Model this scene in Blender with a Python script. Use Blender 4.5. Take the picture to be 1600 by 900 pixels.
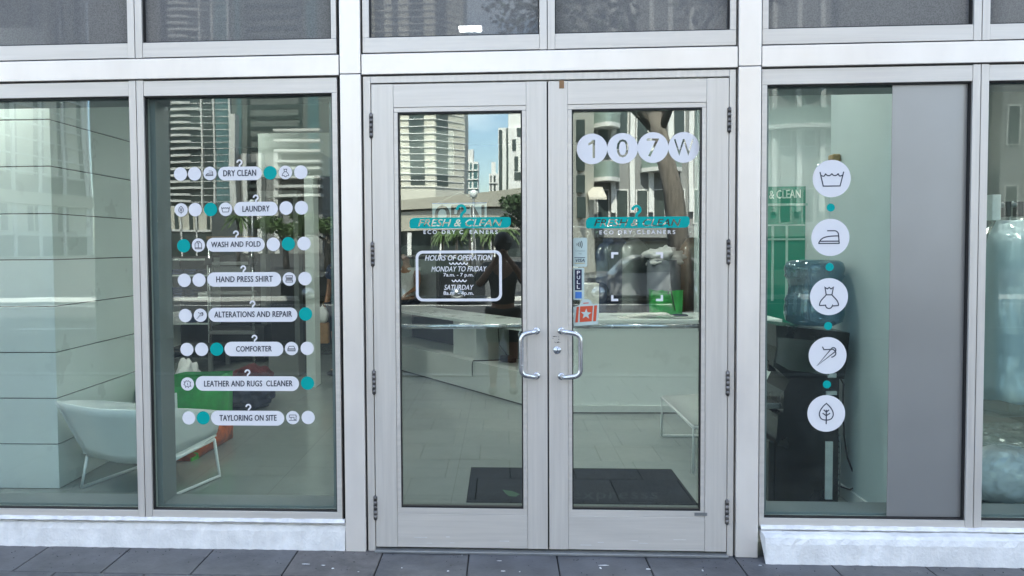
import bpy, bmesh, math, random
from mathutils import Vector, Matrix
from mathutils import noise as NZ
random.seed(7)
S = bpy.context.scene
COL = S.collection
R_ = math.radians
for o in list(bpy.data.objects): bpy.data.objects.remove(o)

# ------------------------------------------------------------------ camera
F_PX, YAW, PITCH, ROLL, CX, CY = 1200.0, 0.0558620, 0.0369810, -0.0070221, 718.66, 428.70
DIST, EYE = 3.95, 1.60
def _rot():
    cy, sy, cp, sp, cr, sr = math.cos(YAW), math.sin(YAW), math.cos(PITCH), math.sin(PITCH), math.cos(ROLL), math.sin(ROLL)
    base = Matrix(((1, 0, 0), (0, 0, -1), (0, 1, 0)))
    Ry = Matrix(((cy, 0, sy), (0, 1, 0), (-sy, 0, cy)))
    Rp = Matrix(((1, 0, 0), (0, cp, -sp), (0, sp, cp)))
    Rr = Matrix(((cr, -sr, 0), (sr, cr, 0), (0, 0, 1)))
    return Rr @ Rp @ Ry @ base
RM = _rot()
cam = bpy.data.cameras.new("camera")
cam.sensor_fit = 'HORIZONTAL'; cam.sensor_width = 36.0
cam.lens = F_PX / 1600 * 36.0
cam.shift_x = (800 - CX) / 1600
cam.shift_y = -(450 - CY) / 1600
cam.clip_start = 0.05; cam.clip_end = 6000
camo = bpy.data.objects.new("camera", cam); COL.objects.link(camo)
rt = RM.transposed()
cx_, cy_, cz_ = rt @ Vector((1, 0, 0)), rt @ Vector((0, -1, 0)), rt @ Vector((0, 0, -1))
camo.matrix_world = Matrix(((cx_.x, cy_.x, cz_.x, 0), (cx_.y, cy_.y, cz_.y, -DIST), (cx_.z, cy_.z, cz_.z, EYE), (0, 0, 0, 1)))
S.camera = camo

# ------------------------------------------------------------------ light
SUN_DIR = Vector((-0.06, 0.74, 0.86)).normalized()          # towards the sun: behind the shop
w = bpy.data.worlds.new("World"); S.world = w; w.use_nodes = True
nt = w.node_tree; nt.nodes.clear()
sky = nt.nodes.new('ShaderNodeTexSky'); sky.sky_type = 'NISHITA'; sky.sun_disc = False
sky.sun_elevation = math.asin(SUN_DIR.z); sky.sun_rotation = math.atan2(SUN_DIR.x, SUN_DIR.y)
sky.air_density = 1.0; sky.dust_density = 1.2; sky.ozone_density = 1.5
tc = nt.nodes.new('ShaderNodeTexCoord'); mp = nt.nodes.new('ShaderNodeMapping'); mp.inputs['Scale'].default_value = (1.6, 1.6, 4.5)
nz = nt.nodes.new('ShaderNodeTexNoise'); nz.inputs['Scale'].default_value = 2.6; nz.inputs['Detail'].default_value = 7
rp = nt.nodes.new('ShaderNodeValToRGB'); rp.color_ramp.elements[0].position = 0.50; rp.color_ramp.elements[1].position = 0.76
mx = nt.nodes.new('ShaderNodeMixRGB'); mx.inputs['Color2'].default_value = (9.5, 9.8, 10.2, 1)
bg = nt.nodes.new('ShaderNodeBackground'); bg.inputs['Strength'].default_value = 0.11
ow = nt.nodes.new('ShaderNodeOutputWorld')
L = nt.links.new
L(tc.outputs['Generated'], mp.inputs['Vector']); L(mp.outputs[0], nz.inputs['Vector']); L(nz.outputs['Fac'], rp.inputs['Fac'])
L(rp.outputs['Color'], mx.inputs['Fac']); L(sky.outputs[0], mx.inputs['Color1']); L(mx.outputs[0], bg.inputs['Color']); L(bg.outputs[0], ow.inputs[0])
sl = bpy.data.lights.new("sun", 'SUN'); sl.energy = 3.6; sl.angle = R_(0.5); sl.color = (1.0, 0.95, 0.87)
so = bpy.data.objects.new("sun", sl); COL.objects.link(so)
so.rotation_euler = SUN_DIR.to_track_quat('Z', 'Y').to_euler(); so.location = (0, 30, 60)
S.render.engine = 'CYCLES'
S.view_settings.view_transform = 'Standard'; S.view_settings.look = 'None'
S.view_settings.exposure = 2.52; S.view_settings.gamma = 1.0
CYC = S.cycles
CYC.use_denoising = True; CYC.max_bounces = 12; CYC.diffuse_bounces = 5; CYC.glossy_bounces = 6
CYC.transmission_bounces = 6; CYC.transparent_max_bounces = 24; CYC.caustics_reflective = False; CYC.caustics_refractive = False
CYC.sample_clamp_indirect = 6.0

# ------------------------------------------------------------------ pixel helpers (1600x900 photo pixels -> world)
def ray(px, py): return rt @ Vector(((px - CX) / F_PX, (py - CY) / F_PX, 1.0))
def at(px, py, Y=0.0):
    d = ray(px, py); t = (Y + DIST) / d.y
    return Vector((d.x * t, Y, d.z * t + EYE))
def gp(px, py, Z=0.0):
    d = ray(px, py); t = (Z - EYE) / d.z
    return Vector((d.x * t, d.y * t - DIST, Z))
def mir(px, py, Lm):                                        # a point in the street Lm metres in front of the glass, seen mirrored
    p = at(px, py, Lm); return Vector((p.x, -Lm, p.z))

# ------------------------------------------------------------------ materials
def newmat(name):
    m = bpy.data.materials.new(name); m.use_nodes = True
    b = m.node_tree.nodes['Principled BSDF']
    return m, m.node_tree, b
def mat(name, col, rough=0.5, metal=0.0, var=0.0, vscale=6.0, bump=0.0, bscale=60.0, coat=0.0, stretch=(1, 1, 1), spec=0.5, detail=4, bdist=0.004):
    m, t, b = newmat(name)
    b.inputs['Base Color'].default_value = (*col, 1); b.inputs['Roughness'].default_value = rough
    b.inputs['Metallic'].default_value = metal; b.inputs['Specular IOR Level'].default_value = spec
    if coat: b.inputs['Coat Weight'].default_value = coat
    if var or bump:
        c = t.nodes.new('ShaderNodeTexCoord'); mp = t.nodes.new('ShaderNodeMapping'); mp.inputs['Scale'].default_value = stretch
        t.links.new(c.outputs['Object'], mp.inputs['Vector'])
    if var:
        n = t.nodes.new('ShaderNodeTexNoise'); n.inputs['Scale'].default_value = vscale; n.inputs['Detail'].default_value = detail; n.inputs['Roughness'].default_value = 0.6
        r = t.nodes.new('ShaderNodeValToRGB')
        r.color_ramp.elements[0].position = 0.3; r.color_ramp.elements[1].position = 0.7
        r.color_ramp.elements[0].color = (*[max(0, v * (1 - var)) for v in col], 1)
        r.color_ramp.elements[1].color = (*[min(1, v * (1 + var)) for v in col], 1)
        t.links.new(mp.outputs[0], n.inputs['Vector']); t.links.new(n.outputs['Fac'], r.inputs['Fac']); t.links.new(r.outputs[0], b.inputs['Base Color'])
        mr = t.nodes.new('ShaderNodeMapRange'); mr.inputs['To Min'].default_value = max(0.02, rough - 0.12); mr.inputs['To Max'].default_value = min(1, rough + 0.12)
        t.links.new(n.outputs['Fac'], mr.inputs['Value']); t.links.new(mr.outputs[0], b.inputs['Roughness'])
    if bump:
        n2 = t.nodes.new('ShaderNodeTexNoise'); n2.inputs['Scale'].default_value = bscale; n2.inputs['Detail'].default_value = 5
        bp = t.nodes.new('ShaderNodeBump'); bp.inputs['Strength'].default_value = bump; bp.inputs['Distance'].default_value = bdist
        t.links.new(mp.outputs[0], n2.inputs['Vector']); t.links.new(n2.outputs['Fac'], bp.inputs['Height']); t.links.new(bp.outputs[0], b.inputs['Normal'])
    return m
def glass(name, tint, r0, rough=0.0, diffuse=None, mesh=False, wave=0.0):
    m = bpy.data.materials.new(name); m.use_nodes = True; t = m.node_tree; t.nodes.clear()
    out = t.nodes.new('ShaderNodeOutputMaterial'); tr = t.nodes.new('ShaderNodeBsdfTransparent'); gl = t.nodes.new('ShaderNodeBsdfGlossy')
    tr.inputs[0].default_value = (*tint, 1); gl.inputs['Roughness'].default_value = rough; gl.inputs['Color'].default_value = (0.95, 1.0, 0.97, 1)
    lw = t.nodes.new('ShaderNodeLayerWeight'); lw.inputs['Blend'].default_value = 0.5
    pw = t.nodes.new('ShaderNodeMath'); pw.operation = 'POWER'; pw.inputs[1].default_value = 5
    mr = t.nodes.new('ShaderNodeMapRange'); mr.inputs['To Min'].default_value = r0
    t.links.new(lw.outputs['Facing'], pw.inputs[0]); t.links.new(pw.outputs[0], mr.inputs['Value'])
    mxs = t.nodes.new('ShaderNodeMixShader'); t.links.new(mr.outputs[0], mxs.inputs[0]); t.links.new(gl.outputs[0], mxs.inputs[2])
    src = tr
    if wave:
        c = t.nodes.new('ShaderNodeTexCoord'); n = t.nodes.new('ShaderNodeTexNoise'); n.inputs['Scale'].default_value = 1.7; n.inputs['Detail'].default_value = 1
        bp = t.nodes.new('ShaderNodeBump'); bp.inputs['Strength'].default_value = 1.0; bp.inputs['Distance'].default_value = wave
        t.links.new(c.outputs['Object'], n.inputs['Vector']); t.links.new(n.outputs['Fac'], bp.inputs['Height']); t.links.new(bp.outputs[0], gl.inputs['Normal'])
    if diffuse:
        df = t.nodes.new('ShaderNodeBsdfDiffuse'); m2 = t.nodes.new('ShaderNodeMixShader')
        c = t.nodes.new('ShaderNodeTexCoord'); n = t.nodes.new('ShaderNodeTexNoise'); n.inputs['Scale'].default_value = 160; n.inputs['Detail'].default_value = 3
        r = t.nodes.new('ShaderNodeValToRGB'); r.color_ramp.elements[0].position = 0.35; r.color_ramp.elements[1].position = 0.65
        r.color_ramp.elements[0].color = (*[v * 0.8 for v in diffuse[0]], 1); r.color_ramp.elements[1].color = (*[v * 1.2 for v in diffuse[0]], 1)
        t.links.new(c.outputs['Object'], n.inputs['Vector']); t.links.new(n.outputs['Fac'], r.inputs['Fac']); t.links.new(r.outputs[0], df.inputs[0])
        m2.inputs[0].default_value = diffuse[1]
        t.links.new(tr.outputs[0], m2.inputs[1]); t.links.new(df.outputs[0], m2.inputs[2]); src = m2
    if wave:
        dn = t.nodes.new('ShaderNodeTexNoise'); dn.inputs['Scale'].default_value = 3.2; dn.inputs['Detail'].default_value = 9; dn.inputs['Roughness'].default_value = .7
        dr = t.nodes.new('ShaderNodeMapRange'); dr.inputs['From Min'].default_value = .46; dr.inputs['From Max'].default_value = .78; dr.inputs['To Max'].default_value = .02
        dd = t.nodes.new('ShaderNodeBsdfDiffuse'); dd.inputs[0].default_value = (.7, .72, .7, 1); dm = t.nodes.new('ShaderNodeMixShader')
        t.links.new(c.outputs['Object'], dn.inputs['Vector']); t.links.new(dn.outputs['Fac'], dr.inputs['Value']); t.links.new(dr.outputs[0], dm.inputs[0]); t.links.new(src.outputs[0], dm.inputs[1]); t.links.new(dd.outputs[0], dm.inputs[2]); src = dm
    t.links.new(src.outputs[0], mxs.inputs[1]); t.links.new(mxs.outputs[0], out.inputs[0])
    return m
def emis(name, col, st):
    m, t, b = newmat(name); b.inputs['Base Color'].default_value = (*col, 1)
    b.inputs['Emission Color'].default_value = (*col, 1); b.inputs['Emission Strength'].default_value = st; return m

M = {}
M['alu_v'] = mat('brushed aluminium upright', (0.675, 0.635, 0.58), 0.40, 0.40, 0.07, 7.0, 0.05, 300, stretch=(6, 6, 0.25))
M['alu_h'] = mat('brushed aluminium rail', (0.675, 0.635, 0.58), 0.40, 0.40, 0.07, 7.0, 0.05, 300, stretch=(0.25, 6, 6))
M['alu_pillar'] = mat('painted aluminium cladding', (0.88, 0.82, 0.75), 0.36, 0.45, 0.06, 2.2, 0.03, 200, stretch=(1.5, 1.5, 0.6))
for kk in ('alu_pillar', 'alu_v', 'alu_h'):
    t_ = M[kk].node_tree; b_ = t_.nodes['Principled BSDF']; lk_ = b_.inputs['Base Color'].links[0].from_socket
    c_ = t_.nodes.new('ShaderNodeTexCoord'); v_ = t_.nodes.new('ShaderNodeTexVoronoi'); v_.inputs['Scale'].default_value = 34; v_.inputs['Randomness'].default_value = 1.0
    n_ = t_.nodes.new('ShaderNodeTexNoise'); n_.inputs['Scale'].default_value = 3.1; n_.inputs['Detail'].default_value = 2
    a_ = t_.nodes.new('ShaderNodeMath'); a_.operation = 'LESS_THAN'; mu_ = t_.nodes.new('ShaderNodeMath'); mu_.operation = 'MULTIPLY'; mu_.inputs[1].default_value = .16
    sb_ = t_.nodes.new('ShaderNodeMath'); sb_.operation = 'SUBTRACT'; sb_.inputs[1].default_value = .46; mx_ = t_.nodes.new('ShaderNodeMixRGB'); mx_.inputs['Color2'].default_value = (.20, .19, .18, 1)
    f_ = t_.nodes.new('ShaderNodeMath'); f_.operation = 'MULTIPLY'; f_.inputs[1].default_value = .6
    t_.links.new(c_.outputs['Object'], v_.inputs['Vector']); t_.links.new(c_.outputs['Object'], n_.inputs['Vector']); t_.links.new(n_.outputs['Fac'], sb_.inputs[0]); t_.links.new(sb_.outputs[0], mu_.inputs[0])
    t_.links.new(v_.outputs['Distance'], a_.inputs[0]); t_.links.new(mu_.outputs[0], a_.inputs[1]); t_.links.new(a_.outputs[0], f_.inputs[0]); t_.links.new(f_.outputs[0], mx_.inputs['Fac']); t_.links.new(lk_, mx_.inputs['Color1']); t_.links.new(mx_.outputs[0], b_.inputs['Base Color'])
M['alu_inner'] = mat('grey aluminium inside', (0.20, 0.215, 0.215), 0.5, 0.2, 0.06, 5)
M['gasket'] = mat('black rubber gasket', (0.012, 0.011, 0.011), 0.6)
M['steel'] = mat('satin stainless steel', (0.62, 0.63, 0.65), 0.24, 1.0, 0.05, 20)
M['hinge'] = mat('worn bronze hinge', (0.16, 0.15, 0.14), 0.4, 0.7, 0.6, 40)
M['plinth'] = mat('rough white painted concrete', (0.80, 0.79, 0.77), 0.75, 0, 0.14, 9, 0.5, 80, bdist=0.008, detail=9)
M['lip'] = mat('white sealant', (0.74, 0.73, 0.72), 0.6, 0, 0.18, 14, 0.5, 30)
M['glass_win'] = glass('green tinted window glass', (0.90, 0.965, 0.94), 0.060, wave=0.0006)
M['glass_weak'] = glass('low reflection green window glass', (0.89, 0.965, 0.95), 0.030, wave=0.0006)
M['glass_strong'] = glass('more reflective green window glass', (0.90, 0.97, 0.945), 0.080, wave=0.0006)
M['glass_door'] = glass('clear reflective door glass', (0.905, 0.96, 0.935), 0.115, wave=0.0004)
M['glass_mesh'] = glass('transom glass with dark mesh film', (0.75, 0.78, 0.80), 0.032, 0.02, ((0.215, 0.21, 0.205), 0.80))
M['white_vinyl'] = mat('white vinyl', (0.78, 0.765, 0.78), 0.45)
M['teal_vinyl'] = mat('teal vinyl', (0.0, 0.36, 0.335), 0.5, spec=0.15)
M['ink'] = mat('dark slate ink', (0.035, 0.04, 0.06), 0.6)
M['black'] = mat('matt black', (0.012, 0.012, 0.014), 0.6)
M['wall_white'] = mat('white painted wall', (0.62, 0.66, 0.64), 0.6, 0, 0.03, 2, 0.1, 80)
M['wall_cool'] = mat('cool white wall', (0.50, 0.58, 0.58), 0.6, 0, 0.03, 2, 0.1, 80)
M['wall_grey'] = mat('grey green wall', (0.16, 0.175, 0.165), 0.6, 0, 0.05, 2)
M['wall_dark'] = mat('dark grey wall', (0.04, 0.04, 0.038), 0.6, 0, 0.25, 2)
M['bulk'] = mat('grey green bulkhead', (.30, .33, .31), .6, 0, .04, 2)
M['panel'] = mat('white lacquer panel', (0.76, 0.82, 0.80), 0.3, 0, 0.02, 3)
M['groove'] = mat('panel joint shadow gap', (0.05, 0.055, 0.05), 0.8)
M['chair_white'] = mat('white moulded shell', (0.72, 0.76, 0.74), 0.4, 0, 0.03, 4)
M['tube_white'] = mat('white powder coated tube', (0.74, 0.77, 0.76), 0.4)
M['privacy'] = mat('silver grey backing panel', (0.40, 0.405, 0.40), 0.36, 0.75, 0.03, 1.5)
M['green_fab'] = mat('green shopping bag', (0.02, 0.30, 0.055), 0.55, 0, 0.25, 8, 0.3, 20)
M['orange_fab'] = mat('orange printed bag', (0.42, 0.085, 0.015), 0.55, 0, 0.6, 14)
M['lime_fab'] = mat('bright green edging', (0.08, 0.40, 0.04), 0.55)
M['mat_black'] = mat('black carpet mat', (0.010, 0.011, 0.012), 0.95, 0, 0.35, 160, 0.6, 300, spec=0.05)
M['mat_grey'] = mat('faded mat lettering', (0.03, 0.031, 0.031), 0.95, spec=0.05)
M['cooler_black'] = mat('gloss black plastic', (0.012, 0.012, 0.012), 0.25, 0, 0.1, 5, spec=0.5)
M['cooler_steel'] = mat('dark polished steel front', (0.32, 0.31, 0.29), 0.2, 0.9, 0.15, 3)
M['wood'] = mat('brown wood', (0.16, 0.085, 0.04), 0.5, 0, 0.3, 8, stretch=(1, 6, 1))
M['paper'] = mat('white paper', (0.72, 0.72, 0.68), 0.7, 0, 0.1, 20)
M['kraft'] = mat('brown kraft paper', (0.30, 0.17, 0.08), 0.8, 0, 0.2, 12)
M['red_fab'] = mat('dark red cloth', (0.09, 0.015, 0.018), 0.8, 0, 0.5, 10)
M['navy_fab'] = mat('navy cloth', (0.015, 0.02, 0.045), 0.8, 0, 0.4, 10)
M['grey_metal'] = mat('grey metal', (0.28, 0.29, 0.29), 0.4, 0.6, 0.1, 10)
M['skin'] = mat('skin', (0.42, 0.22, 0.14), 0.55, 0, 0.06, 12)
M['skin_dark'] = mat('tan skin', (0.30, 0.14, 0.08), 0.55, 0, 0.06, 12)
M['hair'] = mat('black hair', (0.010, 0.008, 0.007), 0.45, 0, 0.4, 30, stretch=(8, 8, 1))
M['shirt_white'] = mat('white cotton', (0.72, 0.72, 0.72), 0.8, 0, 0.06, 9)
M['shirt_dark'] = mat('charcoal cotton', (0.025, 0.026, 0.03), 0.8, 0, 0.2, 9)
M['shirt_blue'] = mat('blue denim shirt', (0.035, 0.055, 0.12), 0.8, 0, 0.2, 12)
M['shorts'] = mat('dark olive shorts', (0.035, 0.034, 0.03), 0.85, 0, 0.2, 9)
M['lamp'] = emis('lit ceiling lamp', (1.0, 0.97, 0.92), 40.0)
M['trunk'] = mat('tree bark', (0.17, 0.15, 0.13), 0.9, 0, 0.4, 5, 0.6, 12, stretch=(3, 3, 0.5))
M['leaf'] = mat('dark green leaves', (0.035, 0.065, 0.022), 0.6, 0, 0.5, 2)
M['leaf_mid'] = mat('mid green leaves', (0.07, 0.12, 0.035), 0.6, 0, 0.4, 2)  # paler green for the palms and two of the trees
M['beige'] = mat('beige stucco', (0.50, 0.47, 0.385), 0.8, 0, 0.05, 0.1)
M['cream'] = mat('cream cladding', (0.58, 0.56, 0.48), 0.8, 0, 0.05, 0.2)
M['white_conc'] = mat('white painted concrete', (0.70, 0.70, 0.68), 0.7, 0, 0.05, 0.2)
M['grey_conc'] = mat('grey concrete', (0.26, 0.265, 0.26), 0.85, 0, 0.15, 0.5)
M['pier_conc'] = mat('weathered concrete', (0.20, 0.205, 0.20), 0.85, 0, 0.15, 1.2)
M['lot'] = mat('old asphalt lot', (0.075, 0.075, 0.072), 0.9, 0, .25, .4)
M['dark_win'] = mat('dark tower glazing', (0.045, 0.06, 0.058), 0.15, 0, 0.35, 0.25)
M['teal_win'] = mat('teal tower glazing', (0.10, 0.19, 0.20), 0.15, 0, 0.3, 0.2)
M['tower_grey'] = mat('grey green tower cladding', (0.13, 0.145, 0.135), 0.7, 0, 0.2, .05)
M['balc_glass'] = mat('pale green balcony glass', (0.26, 0.33, 0.30), 0.2)
M['shop_ext'] = mat('grey facade cladding', (0.4, 0.41, 0.42), 0.6)
M['car_dark'] = mat('dark car paint', (0.02, 0.022, 0.026), 0.25, 0, coat=0.6)
M['car_silver'] = mat('silver car paint', (0.38, 0.39, 0.4), 0.3, 0.5, coat=0.6)
M['awning'] = mat('cream awning cloth', (0.62, 0.58, 0.50), 0.8)
M['shop_green'] = mat('green shopfront paint', (0.0, 0.20, 0.13), 0.5)
M['road_white'] = mat('road marking paint', (0.72, 0.72, 0.70), 0.7, 0, 0.1, 6)

def plastic_bag(name, tint, r0):
    m = glass(name, tint, r0, 0.18); return m
M['poly'] = plastic_bag('clear garment plastic', (0.96, 0.975, 0.98), 0.07)
M['bottle'] = glass('blue water bottle plastic', (0.40, 0.55, 0.65), 0.09, 0.10, ((0.13, 0.25, 0.33), 0.35))

# tiles: paving / floor
def tilemat(name, col, sx, sy, mortar, rough, var, mcol, ms=0.006, offx=0.0, offy=0.0, nscale=7, bump=0.3):
    m, t, b = newmat(name)
    c = t.nodes.new('ShaderNodeTexCoord'); mp = t.nodes.new('ShaderNodeMapping'); mp.inputs['Location'].default_value = (offx, offy, 0)
    br = t.nodes.new('ShaderNodeTexBrick'); br.offset = 0.0; br.squash = 1.0
    br.inputs['Scale'].default_value = 1.0; br.inputs['Brick Width'].default_value = sx; br.inputs['Row Height'].default_value = sy
    br.inputs['Mortar Size'].default_value = ms; br.inputs['Mortar Smooth'].default_value = 0.1
    br.inputs['Color1'].default_value = (*[v * (1 - var) for v in col], 1); br.inputs['Color2'].default_value = (*[v * (1 + var) for v in col], 1); br.inputs['Mortar'].default_value = (*mcol, 1)
    n = t.nodes.new('ShaderNodeTexNoise'); n.inputs['Scale'].default_value = nscale; n.inputs['Detail'].default_value = 8; n.inputs['Roughness'].default_value = 0.65
    mrr = t.nodes.new('ShaderNodeMapRange'); mrr.inputs['From Min'].default_value = 0.3; mrr.inputs['From Max'].default_value = 0.7; mrr.inputs['To Min'].default_value = 1 - var * 2.2; mrr.inputs['To Max'].default_value = 1 + var * 2.2
    mu = t.nodes.new('ShaderNodeMixRGB'); mu.blend_type = 'MULTIPLY'; mu.inputs['Fac'].default_value = 1.0
    t.links.new(c.outputs['Object'], mp.inputs[0]); t.links.new(mp.outputs[0], br.inputs['Vector']); t.links.new(c.outputs['Object'], n.inputs['Vector'])
    t.links.new(n.outputs['Fac'], mrr.inputs['Value']); t.links.new(br.outputs['Color'], mu.inputs['Color1']); t.links.new(mrr.outputs[0], mu.inputs['Color2']); t.links.new(mu.outputs[0], b.inputs['Base Color'])
    b.inputs['Roughness'].default_value = rough
    if bump:
        bp = t.nodes.new('ShaderNodeBump'); bp.inputs['Strength'].default_value = bump; bp.inputs['Distance'].default_value = 0.003
        ad = t.nodes.new('ShaderNodeMath'); ad.operation = 'SUBTRACT'
        t.links.new(n.outputs['Fac'], ad.inputs[0]); t.links.new(br.outputs['Fac'], ad.inputs[1]); t.links.new(ad.outputs[0], bp.inputs['Height']); t.links.new(bp.outputs[0], b.inputs['Normal'])
    return m
M['floor'] = tilemat('polished pale floor tile', (0.245, 0.27, 0.255), 0.6, 0.6, 0, 0.16, 0.03, (0.20, 0.215, 0.20), 0.003, 0.23, 0.1, 3, 0.0)
M['slab'] = mat('dark slate paving slab', (0.118, 0.117, 0.118), 0.62, 0, 0.28, 9, 0.5, 70, detail=9)
M['slab_b'] = mat('brownish worn paving slab', (0.14, 0.13, 0.122), 0.66, 0, 0.32, 12, 0.5, 70, detail=9)
M['slab_c'] = mat('bluish paving slab', (0.10, 0.102, 0.108), 0.6, 0, 0.35, 5, 0.5, 70, detail=9)
M['joint'] = mat('dirty paving joint', (0.03, 0.028, 0.028), 0.9)
M['asphalt'] = mat('asphalt', (0.055, 0.056, 0.058), 0.85, 0, 0.2, 3, 0.4, 80)
M['pave_far'] = mat('pale concrete pavement', (0.30, 0.30, 0.28), 0.85, 0, 0.1, 2)

# ------------------------------------------------------------------ object helpers
WLOC = {}
def tag(o, label=None, cat=None, group=None, kind=None):
    if label: o['label'] = label
    if cat: o['category'] = cat
    if group: o['group'] = group
    if kind: o['kind'] = kind
    return o
def thing(name, label, cat, loc=(0, 0, 0), group=None):
    o = bpy.data.objects.new(name, None); COL.objects.link(o); o.empty_display_size = 0.1
    o.location = loc; WLOC[o.name] = Vector(loc); return tag(o, label, cat, group)

class MB:
    def __init__(self, xf=None):
        self.v = []; self.f = []; self.xf = xf; self.smooth = []
    def add(self, vs, fs, sm=False):
        n = len(self.v)
        for p in vs:
            p = Vector(p)
            self.v.append(self.xf @ p if self.xf else p)
        for q in fs: self.f.append([i + n for i in q]); self.smooth.append(sm)
        return self
    def box(self, x0, x1, y0, y1, z0, z1, bev=0.0):
        x0, x1 = min(x0, x1), max(x0, x1); y0, y1 = min(y0, y1), max(y0, y1); z0, z1 = min(z0, z1), max(z0, z1)
        if bev <= 0:
            return self.add([(x0, y0, z0), (x1, y0, z0), (x1, y1, z0), (x0, y1, z0), (x0, y0, z1), (x1, y0, z1), (x1, y1, z1), (x0, y1, z1)],
                            [(0, 3, 2, 1), (4, 5, 6, 7), (0, 1, 5, 4), (1, 2, 6, 5), (2, 3, 7, 6), (3, 0, 4, 7)])
        bm = bmesh.new(); bmesh.ops.create_cube(bm, size=1)
        for q in bm.verts: q.co = Vector(((x0 + x1) / 2 + q.co.x * (x1 - x0), (y0 + y1) / 2 + q.co.y * (y1 - y0), (z0 + z1) / 2 + q.co.z * (z1 - z0)))
        bmesh.ops.bevel(bm, geom=list(bm.edges), offset=min(bev, (x1 - x0) * .4, (y1 - y0) * .4, (z1 - z0) * .4), segments=2, affect='EDGES', profile=0.5)
        return self.bm(bm)
    def bm(self, bm, sm=False):
        bm.verts.ensure_lookup_table(); bm.verts.index_update()
        self.add([q.co.copy() for q in bm.verts], [[q.index for q in fc.verts] for fc in bm.faces], sm); bm.free(); return self
    def quad(self, a, b, c, d): return self.add([a, b, c, d], [(0, 1, 2, 3)])
    def prism(self, pts, off):                              # polygon of 3-D points extruded by off
        n = len(pts); off = Vector(off); v = [Vector(p) for p in pts] + [Vector(p) + off for p in pts]
        f = [list(range(n))[::-1], [n + i for i in range(n)]] + [(i, (i + 1) % n, n + (i + 1) % n, n + i) for i in range(n)]
        return self.add(v, f)
    def tube(self, pts, r, n=10, cap=True, closed=False):
        pts = [Vector(p) for p in pts]; m = len(pts); rs = r if isinstance(r, (list, tuple)) else [r] * m
        vs = []; fs = []; prev = None
        for i, p in enumerate(pts):
            if closed: t = (pts[(i + 1) % m] - pts[i - 1])
            else: t = (pts[min(i + 1, m - 1)] - pts[max(i - 1, 0)])
            t.normalize()
            if prev is None:
                a = Vector((0, 0, 1)) if abs(t.z) < 0.9 else Vector((1, 0, 0)); u = t.cross(a).normalized()
            else:
                u = (prev - t * prev.dot(t)).normalized()
            prev = u; v2 = t.cross(u)
            for k in range(n):
                an = 2 * math.pi * k / n; vs.append(p + (u * math.cos(an) + v2 * math.sin(an)) * rs[i])
        for i in range(m if closed else m - 1):
            for k in range(n):
                j = (i + 1) % m; fs.append((i * n + k, i * n + (k + 1) % n, j * n + (k + 1) % n, j * n + k))
        if cap and not closed: fs += [list(range(n))[::-1], [(m - 1) * n + k for k in range(n)]]
        return self.add(vs, fs, True)
    def lathe(self, prof, c, n=28, sx=1, sy=1):             # prof: (r, z)
        vs = []; fs = []; c = Vector(c); m = len(prof)
        for r, z in prof:
            for k in range(n):
                a = 2 * math.pi * k / n; vs.append(c + Vector((r * sx * math.cos(a), r * sy * math.sin(a), z)))
        for i in range(m - 1):
            for k in range(n): fs.append((i * n + k, i * n + (k + 1) % n, (i + 1) * n + (k + 1) % n, (i + 1) * n + k))
        fs += [list(range(n))[::-1], [(m - 1) * n + k for k in range(n)]]
        return self.add(vs, fs, True)
    def blob(self, c, r, seed=0, amp=0.2, sub=3, fr=2.0):
        from mathutils import noise
        bm = bmesh.new(); bmesh.ops.create_icosphere(bm, subdivisions=sub, radius=1); c = Vector(c); r = Vector(r)
        for q in bm.verts:
            d = 1 + amp * noise.noise(q.co * fr + Vector((seed * 7.3, seed * 1.7, seed)))
            q.co = Vector((c.x + q.co.x * r.x * d, c.y + q.co.y * r.y * d, c.z + q.co.z * r.z * d))
        return self.bm(bm, True)
    def build(self, name, m, parent=None):
        me = bpy.data.meshes.new(name); base = WLOC.get(parent.name, Vector()) if parent else None
        if parent: org = base; vs = [p - base for p in self.v]
        else:
            org = sum(self.v, Vector()) / max(1, len(self.v)); zmin = min(p.z for p in self.v); org = Vector((org.x, org.y, zmin)); vs = [p - org for p in self.v]
        me.from_pydata([tuple(p) for p in vs], [], self.f); me.update()
        for p, s in zip(me.polygons, self.smooth): p.use_smooth = s
        bm = bmesh.new(); bm.from_mesh(me); bmesh.ops.recalc_face_normals(bm, faces=bm.faces); bm.to_mesh(me); bm.free()
        o = bpy.data.objects.new(name, me); COL.objects.link(o)
        for k in (m if isinstance(m, (list, tuple)) else [m]): me.materials.append(k)
        if parent: o.parent = parent; WLOC[o.name] = base
        else: o.location = org; WLOC[o.name] = org
        return o
def copy_tree(o, delta, parent=None):
    c = o.copy(); COL.objects.link(c)
    if parent is None: c.location = o.location + Vector(delta)
    else: c.parent = parent
    for ch in [k for k in bpy.data.objects if k.parent == o]: copy_tree(ch, delta, c)
    return c

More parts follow.
